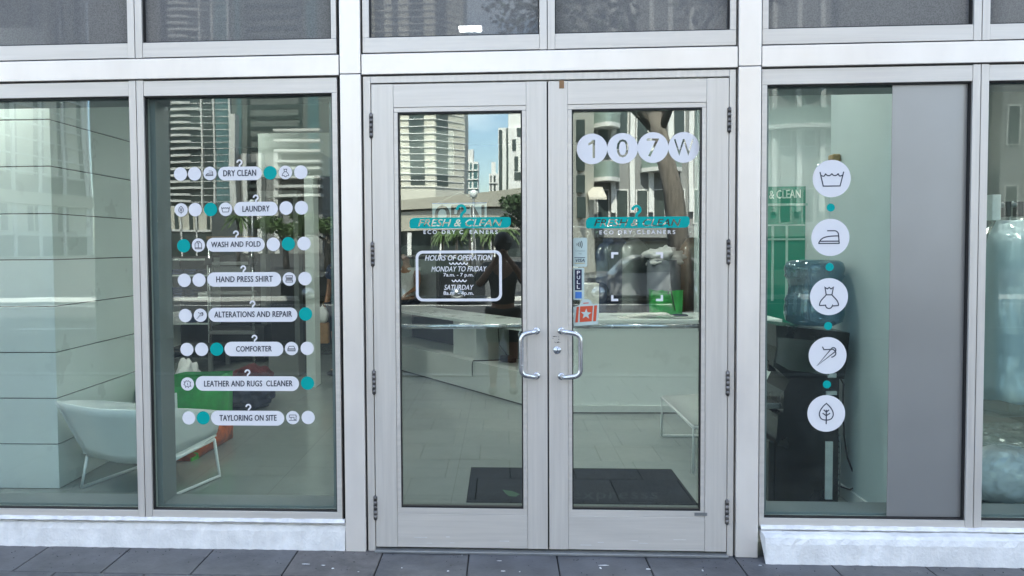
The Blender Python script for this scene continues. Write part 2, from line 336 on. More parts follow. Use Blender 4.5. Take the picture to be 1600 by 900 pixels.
# text -> flat mesh facing the street (-Y)
def text_geom(s, bold=0.0, italic=0.0, spacing=1.0):
    cu = bpy.data.curves.new("lettering", 'FONT'); cu.body = s; cu.size = 1.0; cu.offset = bold; cu.shear = italic; cu.space_character = spacing; cu.resolution_u = 3
    o = bpy.data.objects.new("lettering", cu); COL.objects.link(o)
    dg = bpy.context.evaluated_depsgraph_get(); dg.update()
    me = o.evaluated_get(dg).to_mesh()
    vs = [(p.co.x, p.co.y) for p in me.vertices]; fs = [list(p.vertices) for p in me.polygons]
    o.evaluated_get(dg).to_mesh_clear(); bpy.data.objects.remove(o); bpy.data.curves.remove(cu)
    x0 = min(v[0] for v in vs); x1 = max(v[0] for v in vs); y0 = min(v[1] for v in vs); y1 = max(v[1] for v in vs)
    return [((a - x0) / (x1 - x0), (b - y0) / (y1 - y0)) for a, b in vs], fs
def text_px(mb, s, xa, xb, ya, yb, Y, bold=0.0, italic=0.0, spacing=1.0, ydrop=0.0):
    """letters filling the photo box (left xa, right xb, top ya, bottom yb) on the plane Y; ydrop = vertical drift across the line"""
    vs, fs = text_geom(s, 0.0, italic, spacing); t = bold * (yb - ya) * 1.1
    for k, (ox, oy) in enumerate(((0, 0), (-t, 0), (t, 0), (0, -t * .7), (0, t * .7)) if bold else ((0, 0),)):
        mb.add([at(xa + (xb - xa) * u + ox, yb + (ya - yb) * v + ydrop * u + oy, Y - k * .00004) for u, v in vs], fs)
    return mb
def disc(mb, px, py, r, Y, n=40):
    c = at(px, py, Y); rr = r * (Y + DIST) / F_PX
    mb.add([c + Vector((rr * math.cos(2 * math.pi * k / n), 0, rr * math.sin(2 * math.pi * k / n))) for k in range(n)], [list(range(n))])
    return c, rr
def rrect_pts(x0, x1, z0, z1, r, n=10):
    r = min(r, (x1 - x0) / 2 - 1e-5, (z1 - z0) / 2 - 1e-5); out = []
    for cx, cz, a0 in ((x1 - r, z1 - r, 0), (x0 + r, z1 - r, 90), (x0 + r, z0 + r, 180), (x1 - r, z0 + r, 270)):
        for k in range(n + 1):
            a = R_(a0 + 90 * k / n); out.append((cx + r * math.cos(a), cz + r * math.sin(a)))
    return out
def rrect(mb, xa, xb, ya, yb, r, Y, drop=0.0):
    a = at(xa, yb, Y); b = at(xb, ya, Y); rr = r * (Y + DIST) / F_PX
    pts = rrect_pts(a.x, b.x, a.z, b.z, rr)
    mb.add([(x, Y, z) for x, z in pts], [list(range(len(pts)))]); return a, b
def ribbon(mb, pts, wd, Y, closed=False):
    pts = [Vector((p[0], p[1])) for p in pts]; n = len(pts); vs = []
    for i, p in enumerate(pts):
        a = pts[i - 1] if (i > 0 or closed) else p; b = pts[(i + 1) % n] if (i < n - 1 or closed) else p
        d1 = (p - a); d2 = (b - p)
        d1 = d1.normalized() if d1.length > 1e-9 else d2.normalized(); d2 = d2.normalized() if d2.length > 1e-9 else d1
        t = (d1 + d2); t = t.normalized() if t.length > 1e-6 else d1
        nn = Vector((-t.y, t.x)); k = 1 / max(0.45, nn.dot(Vector((-d1.y, d1.x))))
        vs += [(p.x + nn.x * wd / 2 * k, Y, p.y + nn.y * wd / 2 * k), (p.x - nn.x * wd / 2 * k, Y, p.y - nn.y * wd / 2 * k)]
    fs = [(2 * i, 2 * i + 1, 2 * ((i + 1) % n) + 1, 2 * ((i + 1) % n)) for i in range(n if closed else n - 1)]
    mb.add(vs, fs)
def arc(cx, cy, r, a0, a1, n=12, sy=1.0):
    return [(cx + r * math.cos(R_(a0 + (a1 - a0) * k / n)), cy + r * sy * math.sin(R_(a0 + (a1 - a0) * k / n))) for k in range(n + 1)]
def bez(p0, p1, p2, p3, n=10):
    out = []
    for k in range(n + 1):
        t = k / n; a = (1 - t) ** 3; b = 3 * t * (1 - t) ** 2; c = 3 * t * t * (1 - t); d = t ** 3
        out.append((a * p0[0] + b * p1[0] + c * p2[0] + d * p3[0], a * p0[1] + b * p1[1] + c * p2[1] + d * p3[1]))
    return out
ICON = {
 'iron': [[(-.18, .36), (.2, .36)] + arc(.2, .14, .22, 90, 0, 6) + [(.46, -.32), (-.62, -.32)] + bez((-.62, -.32), (-.5, 0), (-.3, .08), (.4, .08)), [(-.55, -.2), (.44, -.2)]],
 'dress': [[(-.22, .5), (-.1, .42), (0, .5), (.1, .42), (.22, .5), (.15, .1)] + bez((.15, .1), (.3, -.1), (.5, -.2), (.5, -.48)) + bez((.5, -.48), (.3, -.5), (.2, -.5), (.18, -.5), 4) + arc(0, -.46, .18, 0, -180, 8) + [(-.5, -.48)] + bez((-.5, -.48), (-.5, -.2), (-.3, -.1), (-.15, .1)) + [(-.22, .5)], [(-.15, .1), (.15, .1)]],
 'leaf': [bez((0, .55), (.3, .3), (.4, .05), (.36, -.12)) + bez((.36, -.12), (.3, -.36), (.1, -.36), (0, -.36), 6) + bez((0, -.36), (-.1, -.36), (-.3, -.36), (-.36, -.12), 6) + bez((-.36, -.12), (-.4, .05), (-.3, .3), (0, .55)), [(0, -.58), (0, .2)], [(-.2, .02), (0, -.12), (.2, .02)], [(-.14, .2), (0, .08), (.14, .2)]],
 'wash': [[(-.62, .36), (-.44, -.4), (.44, -.4), (.62, .36)], bez((-.58, .18), (-.4, .1), (-.4, .1), (-.33, .26), 5) + bez((-.33, .26), (-.25, .12), (-.08, .12), (0, .26), 6) + bez((0, .26), (.08, .12), (.25, .12), (.33, .26), 6) + bez((.33, .26), (.4, .1), (.4, .1), (.58, .18), 5)],
 'needle': [[(-.55, -.55), (.2, .38)] + arc(.3, .3, .13, 140, -50, 8) + [(-.55, -.55)], [(-.28, .48), (-.2, .32), (.28, .34)] + bez((.28, .34), (.5, .2), (.5, .0), (.2, -.1), 6)],
 'shirt': [[(-.5, -.55), (.5, -.55), (.5, .2), (.2, .55), (-.2, .55), (-.5, .2), (-.5, -.55)], [(0, -.4), (0, .2), (-.2, .5)], [(0, .2), (.2, .5)], [(-.5, -.4), (.5, -.4)]],
 'fold': [[(-.5, .5), (.5, .5), (.5, .25), (-.5, .25), (-.5, .5)], [(-.5, .02), (.5, .02)], [(-.5, -.2), (.5, -.2), (.5, -.45), (-.5, -.45), (-.5, -.2)]],
 'bed': [[(-.35, .35), (.35, .35), (.55, -.05), (.55, -.35), (-.55, -.35), (-.55, -.05), (-.35, .35)], [(-.5, -.02), (.5, -.02)], [(-.55, -.2), (.55, -.2)]],
 'hide': [[(-.2, .5), (0, .42), (.2, .5), (.3, .3), (.52, .3), (.4, 0), (.52, -.35), (.25, -.3), (.15, -.52), (-.05, -.35), (-.3, -.5), (-.35, -.2), (-.55, -.1), (-.4, .1), (-.5, .35), (-.28, .28), (-.2, .5)], [(0, .2), (.06, -.2)]],
 'sewing': [[(-.6, -.42), (.6, -.42)], [(-.5, .4), (.5, .4), (.5, -.3), (.2, -.3), (.2, .05), (-.25, .05), (-.25, -.3)], [(-.5, .4), (-.5, .05), (-.25, .05)], [(.55, .2), (.62, .2)]],
}
def icon(parent, kind, c, rr, Y, m, wd=0.075):
    mb = MB()
    for i, st in enumerate(ICON[kind]):
        cl = (abs(st[0][0] - st[-1][0]) + abs(st[0][1] - st[-1][1])) < 1e-6
        pts = st[:-1] if cl else st
        ww = wd * (2.4 if kind == 'fold' and i == 1 else 1)
        ribbon(mb, [(c.x + p[0] * rr, c.z + p[1] * rr) for p in pts], ww * rr, Y - 0.0001 * i, cl)
    return mb.build('icon', m, parent)
def hook(mb, px, ya, yb, Y, wd=3.0):                        # hanger hook like a question mark
    h = (yb - ya); r = h * 0.30; a = at(px, ya, Y); s = (Y + DIST) / F_PX
    cz = a.z - (r + wd / 2) * s
    pts = [(a.x + r * s * math.cos(R_(q)), cz + r * s * math.sin(R_(q))) for q in range(185, -40, -15)]
    b = at(px, yb, Y); pts += [(a.x + r * .25 * s, cz - r * 1.0 * s), (a.x, cz - r * 1.5 * s), (a.x, b.z)]
    ribbon(mb, pts, wd * s, Y)
def cutout(outer, letters, Y):                              # outer polygon [(x,z)], letters = list of (verts2d, faces): filled with letter-shaped holes
    bm = bmesh.new(); edges = []
    ov = [bm.verts.new((x, Y, z)) for x, z in outer]
    for i in range(len(ov)): edges.append(bm.edges.new((ov[i], ov[(i + 1) % len(ov)])))
    for vs, fs in letters:
        cnt = {}
        for f in fs:
            for i in range(len(f)):
                k = tuple(sorted((f[i], f[(i + 1) % len(f)]))); cnt[k] = cnt.get(k, 0) + 1
        mp = {}
        for (a, b), n in cnt.items():
            if n == 1:
                for q in (a, b):
                    if q not in mp: mp[q] = bm.verts.new((vs[q][0], Y, vs[q][1]))
                edges.append(bm.edges.new((mp[a], mp[b])))
    bmesh.ops.triangle_fill(bm, use_beauty=True, use_dissolve=False, edges=edges, normal=(0, -1, 0))
    mb = MB(); mb.bm(bm); return mb
def letters_px(s, xa, xb, ya, yb, Y, **k):
    vs, fs = text_geom(s, **k)
    out = []
    for u, v in vs:
        p = at(xa + (xb - xa) * u, yb + (ya - yb) * v, Y); out.append((p.x, p.z))
    return out, fs
# ------------------------------------------------------------------ ground (setting)
def struct(name, mb, m): return tag(mb.build(name, m), kind='structure')
def hexgrid(): pass
g = MB(); g.box(-400, 400, -900, -20.2, -0.30, -0.004); struct('ground', g, M['lot'])
g = MB(); g.box(-120, 120, -20.0, -5.6, -0.30, -0.13); struct('road', g, M['asphalt'])
g = MB(); g.box(-120, 120, -20.2, -20.0, -0.3, 0.0); struct('kerb', g, M['white_conc'])
g = MB()
for yy in (-18.3, ): g.box(-120, 120, yy - .07, yy + .07, -0.13, -0.126)
for k in range(-10, 11): g.box(k * 9 - 1.5, k * 9 + 1.5, -12.07, -11.93, -0.13, -0.126)
struct('road_marking', g, M['road_white'])
g = MB(); g.box(-120, 120, -5.6, -5.42, -0.3, 0.0); struct('kerb', g, M['grey_conc'])
# pavement: individually bedded slabs on a dark joint bed
bed = MB(); bed.box(-60, 60, -5.42, 0.03, -0.30, -0.008); struct('pavement_bed', bed, M['joint'])
SLW, JT = 0.452, 0.007
x_first = gp(205, 856).x
rows = [(-0.320, 0.03)] + [(-0.320 - 0.452 * (k + 1), -0.320 - 0.452 * k) for k in range(11)]
pa, pb, pc2 = MB(), MB(), MB()
for ri, (ya, yb) in enumerate(rows):
    ofs = 0 if ri == 0 else (ri % 2) * SLW * .5
    for k in range(-22, 24):
        xa = x_first + k * SLW + ofs; dz = random.uniform(-.0012, .0012)
        (pb if (k == 2 and ri == 0) or random.random() < .12 else pc2 if random.random() < .35 else pa).box(xa + JT / 2, xa + SLW - JT / 2, max(ya, -5.42) + JT / 2, yb - JT / 2, -0.05, dz, 0.003)
struct('pavement', pa, M['slab']); struct('pavement_slab', pb, M['slab_b']); struct('pavement_slab', pc2, M['slab_c'])
sp = MB()
for px, py, sx, sy in ((944, 884, .03, .006), (938, 888, .008, .016), (1013, 890, .016, .010), (1098, 892, .005, .012), (700, 893, .006, .006), (722, 868, .003, .003), (780, 877, .014, .003), (786, 893, .012, .005), (812, 894, .004, .004), (478, 882, .02, .005), (505, 884, .012, .005), (520, 889, .008, .008), (628, 888, .004, .004), (1188, 884, .01, .004), (560, 894, .006, .003)):
    c = gp(px, py); n = 9
    pts = [(c.x + sx * random.uniform(.5, 1.1) * math.cos(2 * math.pi * k / n), c.y + sy * random.uniform(.5, 1.1) * math.sin(2 * math.pi * k / n), 0.002) for k in range(n)]
    sp.prism(pts, (0, 0, .0012))
tag(sp.build('paint_fleck', M['lip']), kind='stuff')
sp = MB(); rg = random.Random(21)
for k in range(420):
    x = rg.uniform(-3.4, 3.6); y = -abs(rg.gauss(0, .12)) - .01 if rg.random() < .6 else rg.uniform(-.6, 0); q = rg.uniform(.0012, .004)
    sp.box(x, x + q, y, y + q * rg.uniform(.6, 1.6), .0005, .0012 + q * .35)
tag(sp.build('grit', M['joint']), kind='stuff')

# ------------------------------------------------------------------ storefront
SF = thing('storefront', 'silver aluminium and glass storefront with double doors, pillars and transom windows', 'storefront', (0.228, 0, 0))
GY = 0.036                                                # glass face
ZB0, ZB1 = 2.482, 2.586                                   # crossbar
ZS = 0.160                                                # underside of the window frames
PL = (-0.831, -0.724); PR = (1.181, 1.291)
XL, XR = -3.60, 3.66
back = MB(); back.box(XL, XR, 0.028, 0.05, 2.46, 2.61)     # dark gaskets behind the joints
for a in (-0.8445, -0.7185, 1.1755, 1.2955): back.box(a - .006, a + .006, 0.03, 0.06, 0.0, 3.3)
back.box(-1.914 - .004, -1.914 + .004, .02, .05, .16, 3.3); back.box(2.3555 - .004, 2.3555 + .004, .02, .05, .16, 3.3); back.box(.2305 - .004, .2305 + .004, .02, .05, 2.6, 3.3)
back.build('joint_gasket', M['gasket'], SF)
for (a, b) in (PL, PR):
    m = MB(); m.box(a, b, -0.012, 0.22, 0.0, 2.484, .003); m.box(a, b, -0.012, 0.22, 2.4875, 3.4, .003); m.build('pillar', M['alu_pillar'], SF)
for (a, b) in ((XL, PL[0] - .006), (PL[1] + .005, PR[0] - .005), (PR[1] + .005, XR)):
    m = MB(); m.box(a, b, -0.008, 0.22, ZB0, ZB1, .0025); m.build('crossbar', M['alu_pillar'], SF)
def mull(xa, xm, xb, z0, z1, name='mullion'):
    m = MB(); m.box(xa, xm - .002, 0, .2, z0, z1, .0015); m.box(xm + .002, xb, 0, .2, z0, z1, .0015); return m.build(name, M['alu_v'], SF)
M12 = (-1.951, -1.912, -1.873); M34 = (2.317, 2.3555, 2.394)
for q in (M12, M34, (-3.09, -3.05, -3.01)): mull(*q, ZS, ZB0 - .006)
for q in (M12, M34, (0.192, .2305, .269)): mull(*q, ZB1 + .006, 3.4)
def window(name, xa, xb, z0, z1, top, bot, side_l, side_r, gm, cutl=None, ledge=True):
    """rails between xa..xb, glass recessed behind a black gasket"""
    fr = MB()
    fr.box(xa, xb, 0.002, GY + .03, z1 - top, z1, .0015)
    if bot: fr.box(xa, xb, 0.002, GY + .03, z0, z0 + bot, .0015)
    if side_l: fr.box(xa, xa + side_l, 0.002, GY + .03, z0 + bot + .0005, z1 - top - .0005, .0015)
    if side_r: fr.box(xb - side_r, xb, 0.002, GY + .03, z0 + bot + .0005, z1 - top - .0005, .0015)
    f = fr.build(name, M['alu_h'], SF)
    gx0, gx1, gz0, gz1 = xa + side_l, xb - side_r, z0 + bot, z1 - top
    gk = MB(); t = .007
    gk.box(gx0 + .0005, gx1 - .0005, .012, GY - .001, gz1 - t, gz1 - .0005); gk.box(gx0 + .0005, gx1 - .0005, .012, GY - .001, gz0 + .0005, gz0 + t)
    gk.box(gx0 + .0005, gx0 + .005, .012, GY - .001, gz0 + t, gz1 - t); gk.box(gx1 - .005, gx1 - .0005, .012, GY - .001, gz0 + t, gz1 - t)
    gk.build('gasket', M['gasket'], f)
    gp_ = MB(); gp_.box(gx0 + .001, gx1 - .001, GY, GY + .008, gz0 + .001, gz1 - .001); gp_.build('glass_pane', gm, f)
    if ledge:
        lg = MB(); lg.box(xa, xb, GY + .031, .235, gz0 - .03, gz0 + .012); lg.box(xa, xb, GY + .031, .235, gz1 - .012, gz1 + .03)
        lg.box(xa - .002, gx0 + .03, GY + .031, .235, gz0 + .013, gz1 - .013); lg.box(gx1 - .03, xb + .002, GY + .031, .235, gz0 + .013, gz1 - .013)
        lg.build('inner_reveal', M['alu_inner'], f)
    return f
ZT = 2.4725
window('window', -3.01, -1.952, ZS, ZT, .076, .040, 0.0, 0.0, M['glass_strong'])
window('window', -1.872, -0.850, ZS, ZT, .078, .042, .0, .027, M['glass_win'])
W3 = window('window', 1.299, 2.316, ZS, ZT, .078, .040, .026, .0, M['glass_weak'])
window('window', 2.395, 3.66, ZS, ZT, .078, .040, .0, .0, M['glass_weak'])
ZU = 2.5945
for xa, xb, sl_, sr_ in ((-3.6, -1.952, 0, 0), (-1.872, -.850, 0, .027), (-.714, .191, .034, 0), (.270, 1.171, 0, .03), (1.299, 2.316, .03, 0), (2.395, 3.66, 0, 0)):
    window('transom_window', xa, xb, ZU, 3.42, .05, .076, sl_, sr_, M['glass_mesh'], ledge=False)
# door frame
df = MB(); df.box(-.714, -.676, .002, .14, 0.0, 2.474, .0015); df.box(1.140, 1.171, .002, .14, 0.0, 2.474, .0015); df.box(-.675, 1.139, .002, .14, 2.440, 2.474, .0015)
df.build('door_frame', M['alu_v'], SF)
th = MB(); th.box(-.676, 1.14, -.03, .16, 0.0005, .014, .003); th.build('threshold', M['grey_metal'], SF)
def door(xa, xb, gx0, gx1, hinge_x, gap_side):
    z0, z1 = .024, 2.432; sz1, sz0 = 2.294, .222
    s0 = gx0 - .012; s1 = gx1 + .012
    st0, st1 = gx0 - .0215, gx1 + .0215
    d = MB()
    d.box(xa, st0, 0, .045, z0, z1, .0015); d.box(st1, xb, 0, .045, z0, z1, .0015)
    leaf = d.build('door', M['alu_v'], SF)
    for za, zb in ((z1 - .118, z1 - .0008), (z0 + .0008, z0 + .176)):
        d = MB(); d.box(st0 + .0012, st1 - .0012, .0006, .045, za, zb, .0012); d.build('door_rail', M['alu_h'], leaf)
    rs = random.Random(int(xa * 100)); d = MB()
    for k in range(5):
        q = rs.uniform(st0 + .05, st1 - .12); zz = z0 + rs.uniform(.02, .06); d.box(q, q + rs.uniform(.02, .07), -.0006, .0003, zz, zz + rs.uniform(.0015, .004))
    d.build('scuff_mark', M['lip'], leaf)
    bd = MB(); zt0, zt1 = z0 + .177, z1 - .119                       # glazing beads
    bd.box(st0 + .0012, st1 - .0012, .004, .04, zt1 - .024, zt1, .001); bd.box(st0 + .0012, st1 - .0012, .004, .04, zt0, zt0 + .030, .001)
    bd.box(st0 + .0012, gx0, .004, .04, zt0 + .031, zt1 - .025, .001); bd.box(gx1, st1 - .0012, .004, .04, zt0 + .031, zt1 - .025, .001)
    bd.build('glazing_bead', M['alu_h'], leaf)
    a, b, c, e = gx0 + .0005, gx1 - .0005, zt0 + .0305, zt1 - .0245
    gk = MB(); t = .008
    gk.box(a, b, .008, .029, e - t, e); gk.box(a, b, .008, .029, c, c + t * 1.3); gk.box(a, a + .006, .008, .029, c + t * 1.3, e - t); gk.box(b - .006, b, .008, .029, c + t * 1.3, e - t)
    gk.build('gasket', M['gasket'], leaf)
    g_ = MB(); g_.box(a + .001, b - .001, .030, .037, c + .001, e - .001); g_.build('glass_pane', M['glass_door'], leaf)
    pb_ = MB(); zb = at(720, 510, .10).z
    pb_.tube([(a - .02, .105, zb), (b + .02, .105, zb)], .0125, 14); pb_.box(a - .05, a - .01, .046, .115, zb - .03, zb + .03, .004); pb_.box(b + .01, b + .05, .046, .115, zb - .03, zb + .03, .004)
    pb_.build('push_bar', M['steel'], leaf)
    for hz in (2.222, 1.560, .893, .231):
        h = MB()
        for k in range(5): h.tube([(hinge_x, -.003, hz - .062 + k * .0248 + .0012), (hinge_x, -.003, hz - .062 + (k + 1) * .0248 - .0012)], .0092 if k % 2 else .0084, 12)
        h.tube([(hinge_x, -.003, hz - .066), (hinge_x, -.003, hz + .066)], .0048, 10); h.box(hinge_x - .010, hinge_x + .010, -.002, .002, hz - .06, hz + .06)
        h.build('hinge', M['hinge'], leaf)
    return leaf
DL = door(-.671, .2265, -.537, .1015, -.6735, 1)
DR = door(.2345, 1.136, .353, 1.006, 1.138, -1)
m = MB(); m.box(.2225, .2385, .0465, .056, .024, 2.432); m.box(.2272, .2338, .02, .0464, .024, 2.432); m.build('light_stop', M['gasket'], DL)  # added strip that blocks lamp light leaking through the door gap
def pull(leaf, mx_, dx, zt, zb):
    # D-shaped pull on two standoffs, bowed over the glass
    p = []
    yo = -.058
    def corner(c, a, b, n=6):
        return [c + (Vector(a) - c) * (1 - k / n) ** 2 + (Vector(b) - c) * (k / n) ** 2 for k in range(n + 1)]
    A0 = Vector((mx_, 0.0, zt)); A1 = Vector((mx_ + dx * .12, yo * .75, zt)); A2 = Vector((mx_ + dx, yo, zt - .012)); A3 = Vector((mx_ + dx, yo, zb + .012)); A4 = Vector((mx_ + dx * .12, yo * .75, zb)); A5 = Vector((mx_, 0.0, zb))
    pts = [A0] + corner(A1, A1 + (A0 - A1) * .5, A1 + (A2 - A1) * .35) + corner(A2, A2 + (A1 - A2) * .45, A2 + (A3 - A2) * .16) + corner(A3, A3 + (A2 - A3) * .16, A3 + (A4 - A3) * .45) + corner(A4, A4 + (A3 - A4) * .35, A4 + (A5 - A4) * .5) + [A5]
    m = MB(); m.tube(pts, .0125, 16)
    for z in (zt, zb): m.tube([(mx_, .001, z), (mx_, -.006, z)], [.019, .017], 20)
    m.build('handle', M['steel'], leaf)
zt = at(836, 517).z; zb = at(836, 587).z
pull(DL, at(838, 517).x, -.079, zt, zb); pull(DR, at(877, 517).x, .092, zt, zb - .003)
c = at(870.5, 547)
lk = MB(); lk.tube([(c.x, .001, c.z), (c.x, -.006, c.z)], [.021, .019], 28); lk.tube([(c.x, -.006, c.z), (c.x, -.010, c.z)], [.012, .0115], 20); lk.build('lock_cylinder', M['steel'], DR)
ks = MB(); ks.box(c.x - .0012, c.x + .0012, -.0108, -.0100, c.z - .007, c.z + .006); ks.build('keyhole', M['black'], DR)
c = at(877.5, 132.5); yt = MB(); yt.box(c.x - .012, c.x + .012, -.003, -.0002, c.z - .018, c.z + .022); tag(yt.build('tape_scrap', M['kraft']), 'small brown tape scrap at the top of the keyed door', 'tape')
c = at(869, 531); sr = MB(); rnd = random.Random(4)
for k in range(16):
    x = c.x + rnd.uniform(-.019, .016); z = c.z + (rnd.choice((-.016, .016)) if k % 2 else rnd.uniform(-.016, .018)); sr.box(x, x + rnd.uniform(.002, .008), -.0012 - k * 1e-5, -.0003, z, z + rnd.uniform(.0015, .004))
tag(sr.build('sticker_residue', M['gasket']), 'torn black sticker residue above the lock cylinder', 'sticker')
a = at(1085, 801); b = at(1105, 806); npm = MB(); npm.box(a.x, b.x, -.001, -.0001, b.z, a.z); npm.build('maker_plate', M['grey_metal'], DR)
# silicone lip + rough plinths
def plinth(xa, xb, yf, label, chamfer):
    m = MB(); n = int((xb - xa) / .03); rnd = random.Random(int(xa * 10))
    prof = [(yf, 0.0), (yf + .004, .10), (yf + .012, .128), (yf + .03, .138), (.03, .140)]
    vs = []; fs = []
    for i in range(n + 1):
        x = xa + (xb - xa) * i / n
        for (y, z) in prof: vs.append((x + rnd.uniform(-.006, .006) * (0 < i < n), y + rnd.uniform(-.004, .003), z + rnd.uniform(-.003, .003) * (z > 0)))
    k = len(prof)
    for i in range(n):
        for j in range(k - 1): fs.append((i * k + j, (i + 1) * k + j, (i + 1) * k + j + 1, i * k + j + 1))
    fs.append(list(range(k))); fs.append([n * k + j for j in range(k)])
    m.add(vs, fs); o = m.build('plinth', M['plinth']); tag(o, label, 'plinth')
    lp = MB(); vs = []; fs = []
    for i in range(n + 1):
        x = xa + (xb - xa) * i / n; j_ = rnd.uniform(-.002, .002)
        vs += [(x, -.004 + j_, .1425), (x, -.016 + j_, .152 + rnd.uniform(-.002, .002)), (x, -.004 + j_, .1655 + rnd.uniform(-.002, .003)), (x, .012, .1655)]
    for i in range(n):
        for j in range(3): fs.append((i * 4 + j, (i + 1) * 4 + j, (i + 1) * 4 + j + 1, i * 4 + j + 1))
    lp.add(vs, fs); l_ = lp.build('sealant_bead', M['lip'], o)
    return o
plinth(-6.5, -.835, -.005, 'rough white concrete plinth under the services list window', 0)
plinth(1.305, 6.5, -.088, 'rough white concrete plinth under the window with round icon decals', 0)

# ------------------------------------------------------------------ window decals
DY = GY - .0012; DY2 = GY - .0022; DY3 = GY - .003
ROWS = [
 ('DRY CLEAN', 341, 409, 260, 282, (349, 400, 266, 275.5, -1.0), (374, 249, 260), [(282, 272, 'w'), (304, 271.6, 'w'), (328, 271, 'iron'), (422, 270, 't'), (446, 269.4, 'dress'), (470, 269, 'w')]),
 ('LAUNDRY', 366, 434, 315, 337.5, (379, 421, 322, 331, -.8), (399.5, 304, 315), [(283, 328, 'leaf'), (305, 327.6, 'w'), (329, 327.3, 't'), (352.5, 327, 'wash'), (447, 325, 'w'), (471, 324.6, 'w')]),
 ('WASH AND FOLD', 323, 413.5, 371, 393.5, (330, 407, 378, 386.5, -1.2), (368.5, 360, 371), [(287, 384, 't'), (310, 383, 'shirt'), (427, 381.7, 'w'), (450.5, 381, 't'), (475, 380.5, 'w')]),
 ('HAND PRESS SHIRT', 324, 439, 425, 448, (338, 426, 432, 441, -1.0), (380, 414.5, 425), [(288, 438, 'w'), (311, 437.6, 'w'), (452, 436, 'fold'), (476.5, 435.3, 'w')]),
 ('ALTERATIONS AND REPAIR', 326, 464.5, 480.5, 503, (335, 456, 487, 496, -1.0), (394.5, 469.5, 480.5), [(289.5, 493, 'w'), (313, 492.6, 'needle'), (477.5, 490.6, 't')]),
 ('COMFORTER', 351, 442.5, 534, 556.5, (369, 424.5, 541, 549.5, -.5), (397.5, 523, 534), [(292, 546, 'w'), (315, 545.8, 'w'), (338.5, 545.6, 't'), (455.5, 544.6, 'bed'), (480, 544.3, 'w')]),
 ('LEATHER AND RUGS  CLEANER', 306, 467, 588, 610.5, (319, 457, 595, 604, -.5), (386.5, 577, 588), [(293, 600, 'hide'), (480.5, 598.6, 't')]),
 ('TAYLORING ON SITE', 330, 444, 642, 664.5, (343, 432, 648.5, 657.5, -.2), (388, 631, 642), [(295, 653, 'w'), (317.5, 653, 't'), (457.5, 652.5, 'sewing'), (481.5, 652.3, 'w')]),
]
for text, xa, xb, ya, yb, tx, hk, dots in ROWS:
    base = at((xa + xb) / 2, yb, DY)
    nt_ = sum(1 for d in dots if d[2] == 't'); ni = sum(1 for d in dots if d[2] not in 'wt'); nw = sum(1 for d in dots if d[2] == 'w')
    desc = 'white pill window decal reading ' + ' '.join(text.split()) + ' with hanger hook'
    t = thing('service_decal', desc, 'window decal', base, 'service decals on the tall window')
    m = MB(); rrect(m, xa, xb, ya, yb, 30, DY); m.build('label_plate', M['white_vinyl'], t)
    m = MB(); text_px(m, text, tx[0], tx[1], tx[2], tx[3], DY2, bold=.028, spacing=1.05, ydrop=tx[4]); m.build('lettering', M['ink'], t)
    m = MB(); hook(m, hk[0], hk[1], hk[2] + .7, DY, 2.6); m.build('hanger_hook', M['white_vinyl'], t)
    for px, py, k in dots:
        m = MB(); cc, rr = disc(m, px, py, 10.7, DY)
        d = m.build('teal_dot' if k == 't' else 'white_dot', M['teal_vinyl'] if k == 't' else M['white_vinyl'], t)
        if k not in 'wt': icon(d, k, cc, rr, DY2, M['ink'], .085)
BIG = [(1299.5, 279, 'wash', 'white round window decal with a wash tub icon'), (1297.5, 371, 'iron', 'white round window decal with a clothes iron icon'), (1295.3, 463.5, 'dress', 'white round window decal with a dress icon'), (1293, 555.5, 'needle', 'white round window decal with a threaded needle icon'), (1291, 646, 'leaf', 'white round window decal with a leaf icon')]
for px, py, k, lab in BIG:
    m = MB(); cc, rr = disc(m, px, py, 28.3, DY, 64); o = tag(m.build('icon_decal', M['white_vinyl']), lab, 'window decal', 'round icon decals in a column')
    icon(o, k, cc, rr, DY2, M['ink'], .06)
for px, py, lab in ((1298, 324.3, 'small teal dot decal between the wash tub and iron circles'), (1296.3, 417.2, 'small teal dot decal between the iron and dress circles'), (1294, 509.3, 'small teal dot decal between the dress and needle circles'), (1292, 600.7, 'small teal dot decal between the needle and leaf circles')):
    m = MB(); disc(m, px, py, 6.1, DY, 32); tag(m.build('dot_decal', M['teal_vinyl']), lab, 'window decal', 'teal dots between the round icons')

# door decals
dY, dY2, dY3 = .0288, .0278, .0268
def bar_sign(xa, xb, ya, yb, hx, hya, tx, txt2, label):
    a = at(xa, yb, dY); b = at(xb, ya, dY)
    t = thing('name_decal', label, 'window decal', (a.x, dY, a.z), 'teal name decals on the doors')
    pts = rrect_pts(a.x, b.x, a.z, b.z, 1)
    r = (b.z - a.z) * .5; pts = []
    for cx, cz, a0, rr in ((b.x - r * .45, b.z - r * .45, 0, r * .45), (a.x + r * .9, b.z - r * .9, 90, r * .9), (a.x + r * .45, a.z + r * .45, 180, r * .45), (b.x - r * .9, a.z + r * .9, 270, r * .9)):
        for k in range(9):
            q = R_(a0 + 90 * k / 8); pts.append((cx + rr * math.cos(q), cz + rr * math.sin(q)))
    cutout(pts, [letters_px('FRESH & CLEAN', tx[0], tx[1], tx[2], tx[3], dY, bold=.012, italic=.28)], dY).build('teal_bar', M['teal_vinyl'], t)
    m = MB(); hook(m, hx, hya, ya + .8, dY, 4.2); m.build('hanger_hook', M['teal_vinyl'], t)
    m = MB()
    for s, q0, q1, y0, y1 in txt2: text_px(m, s, q0, q1, y0, y1, dY, bold=.022, spacing=1.45)
    m.build('lettering', M['white_vinyl'], t)
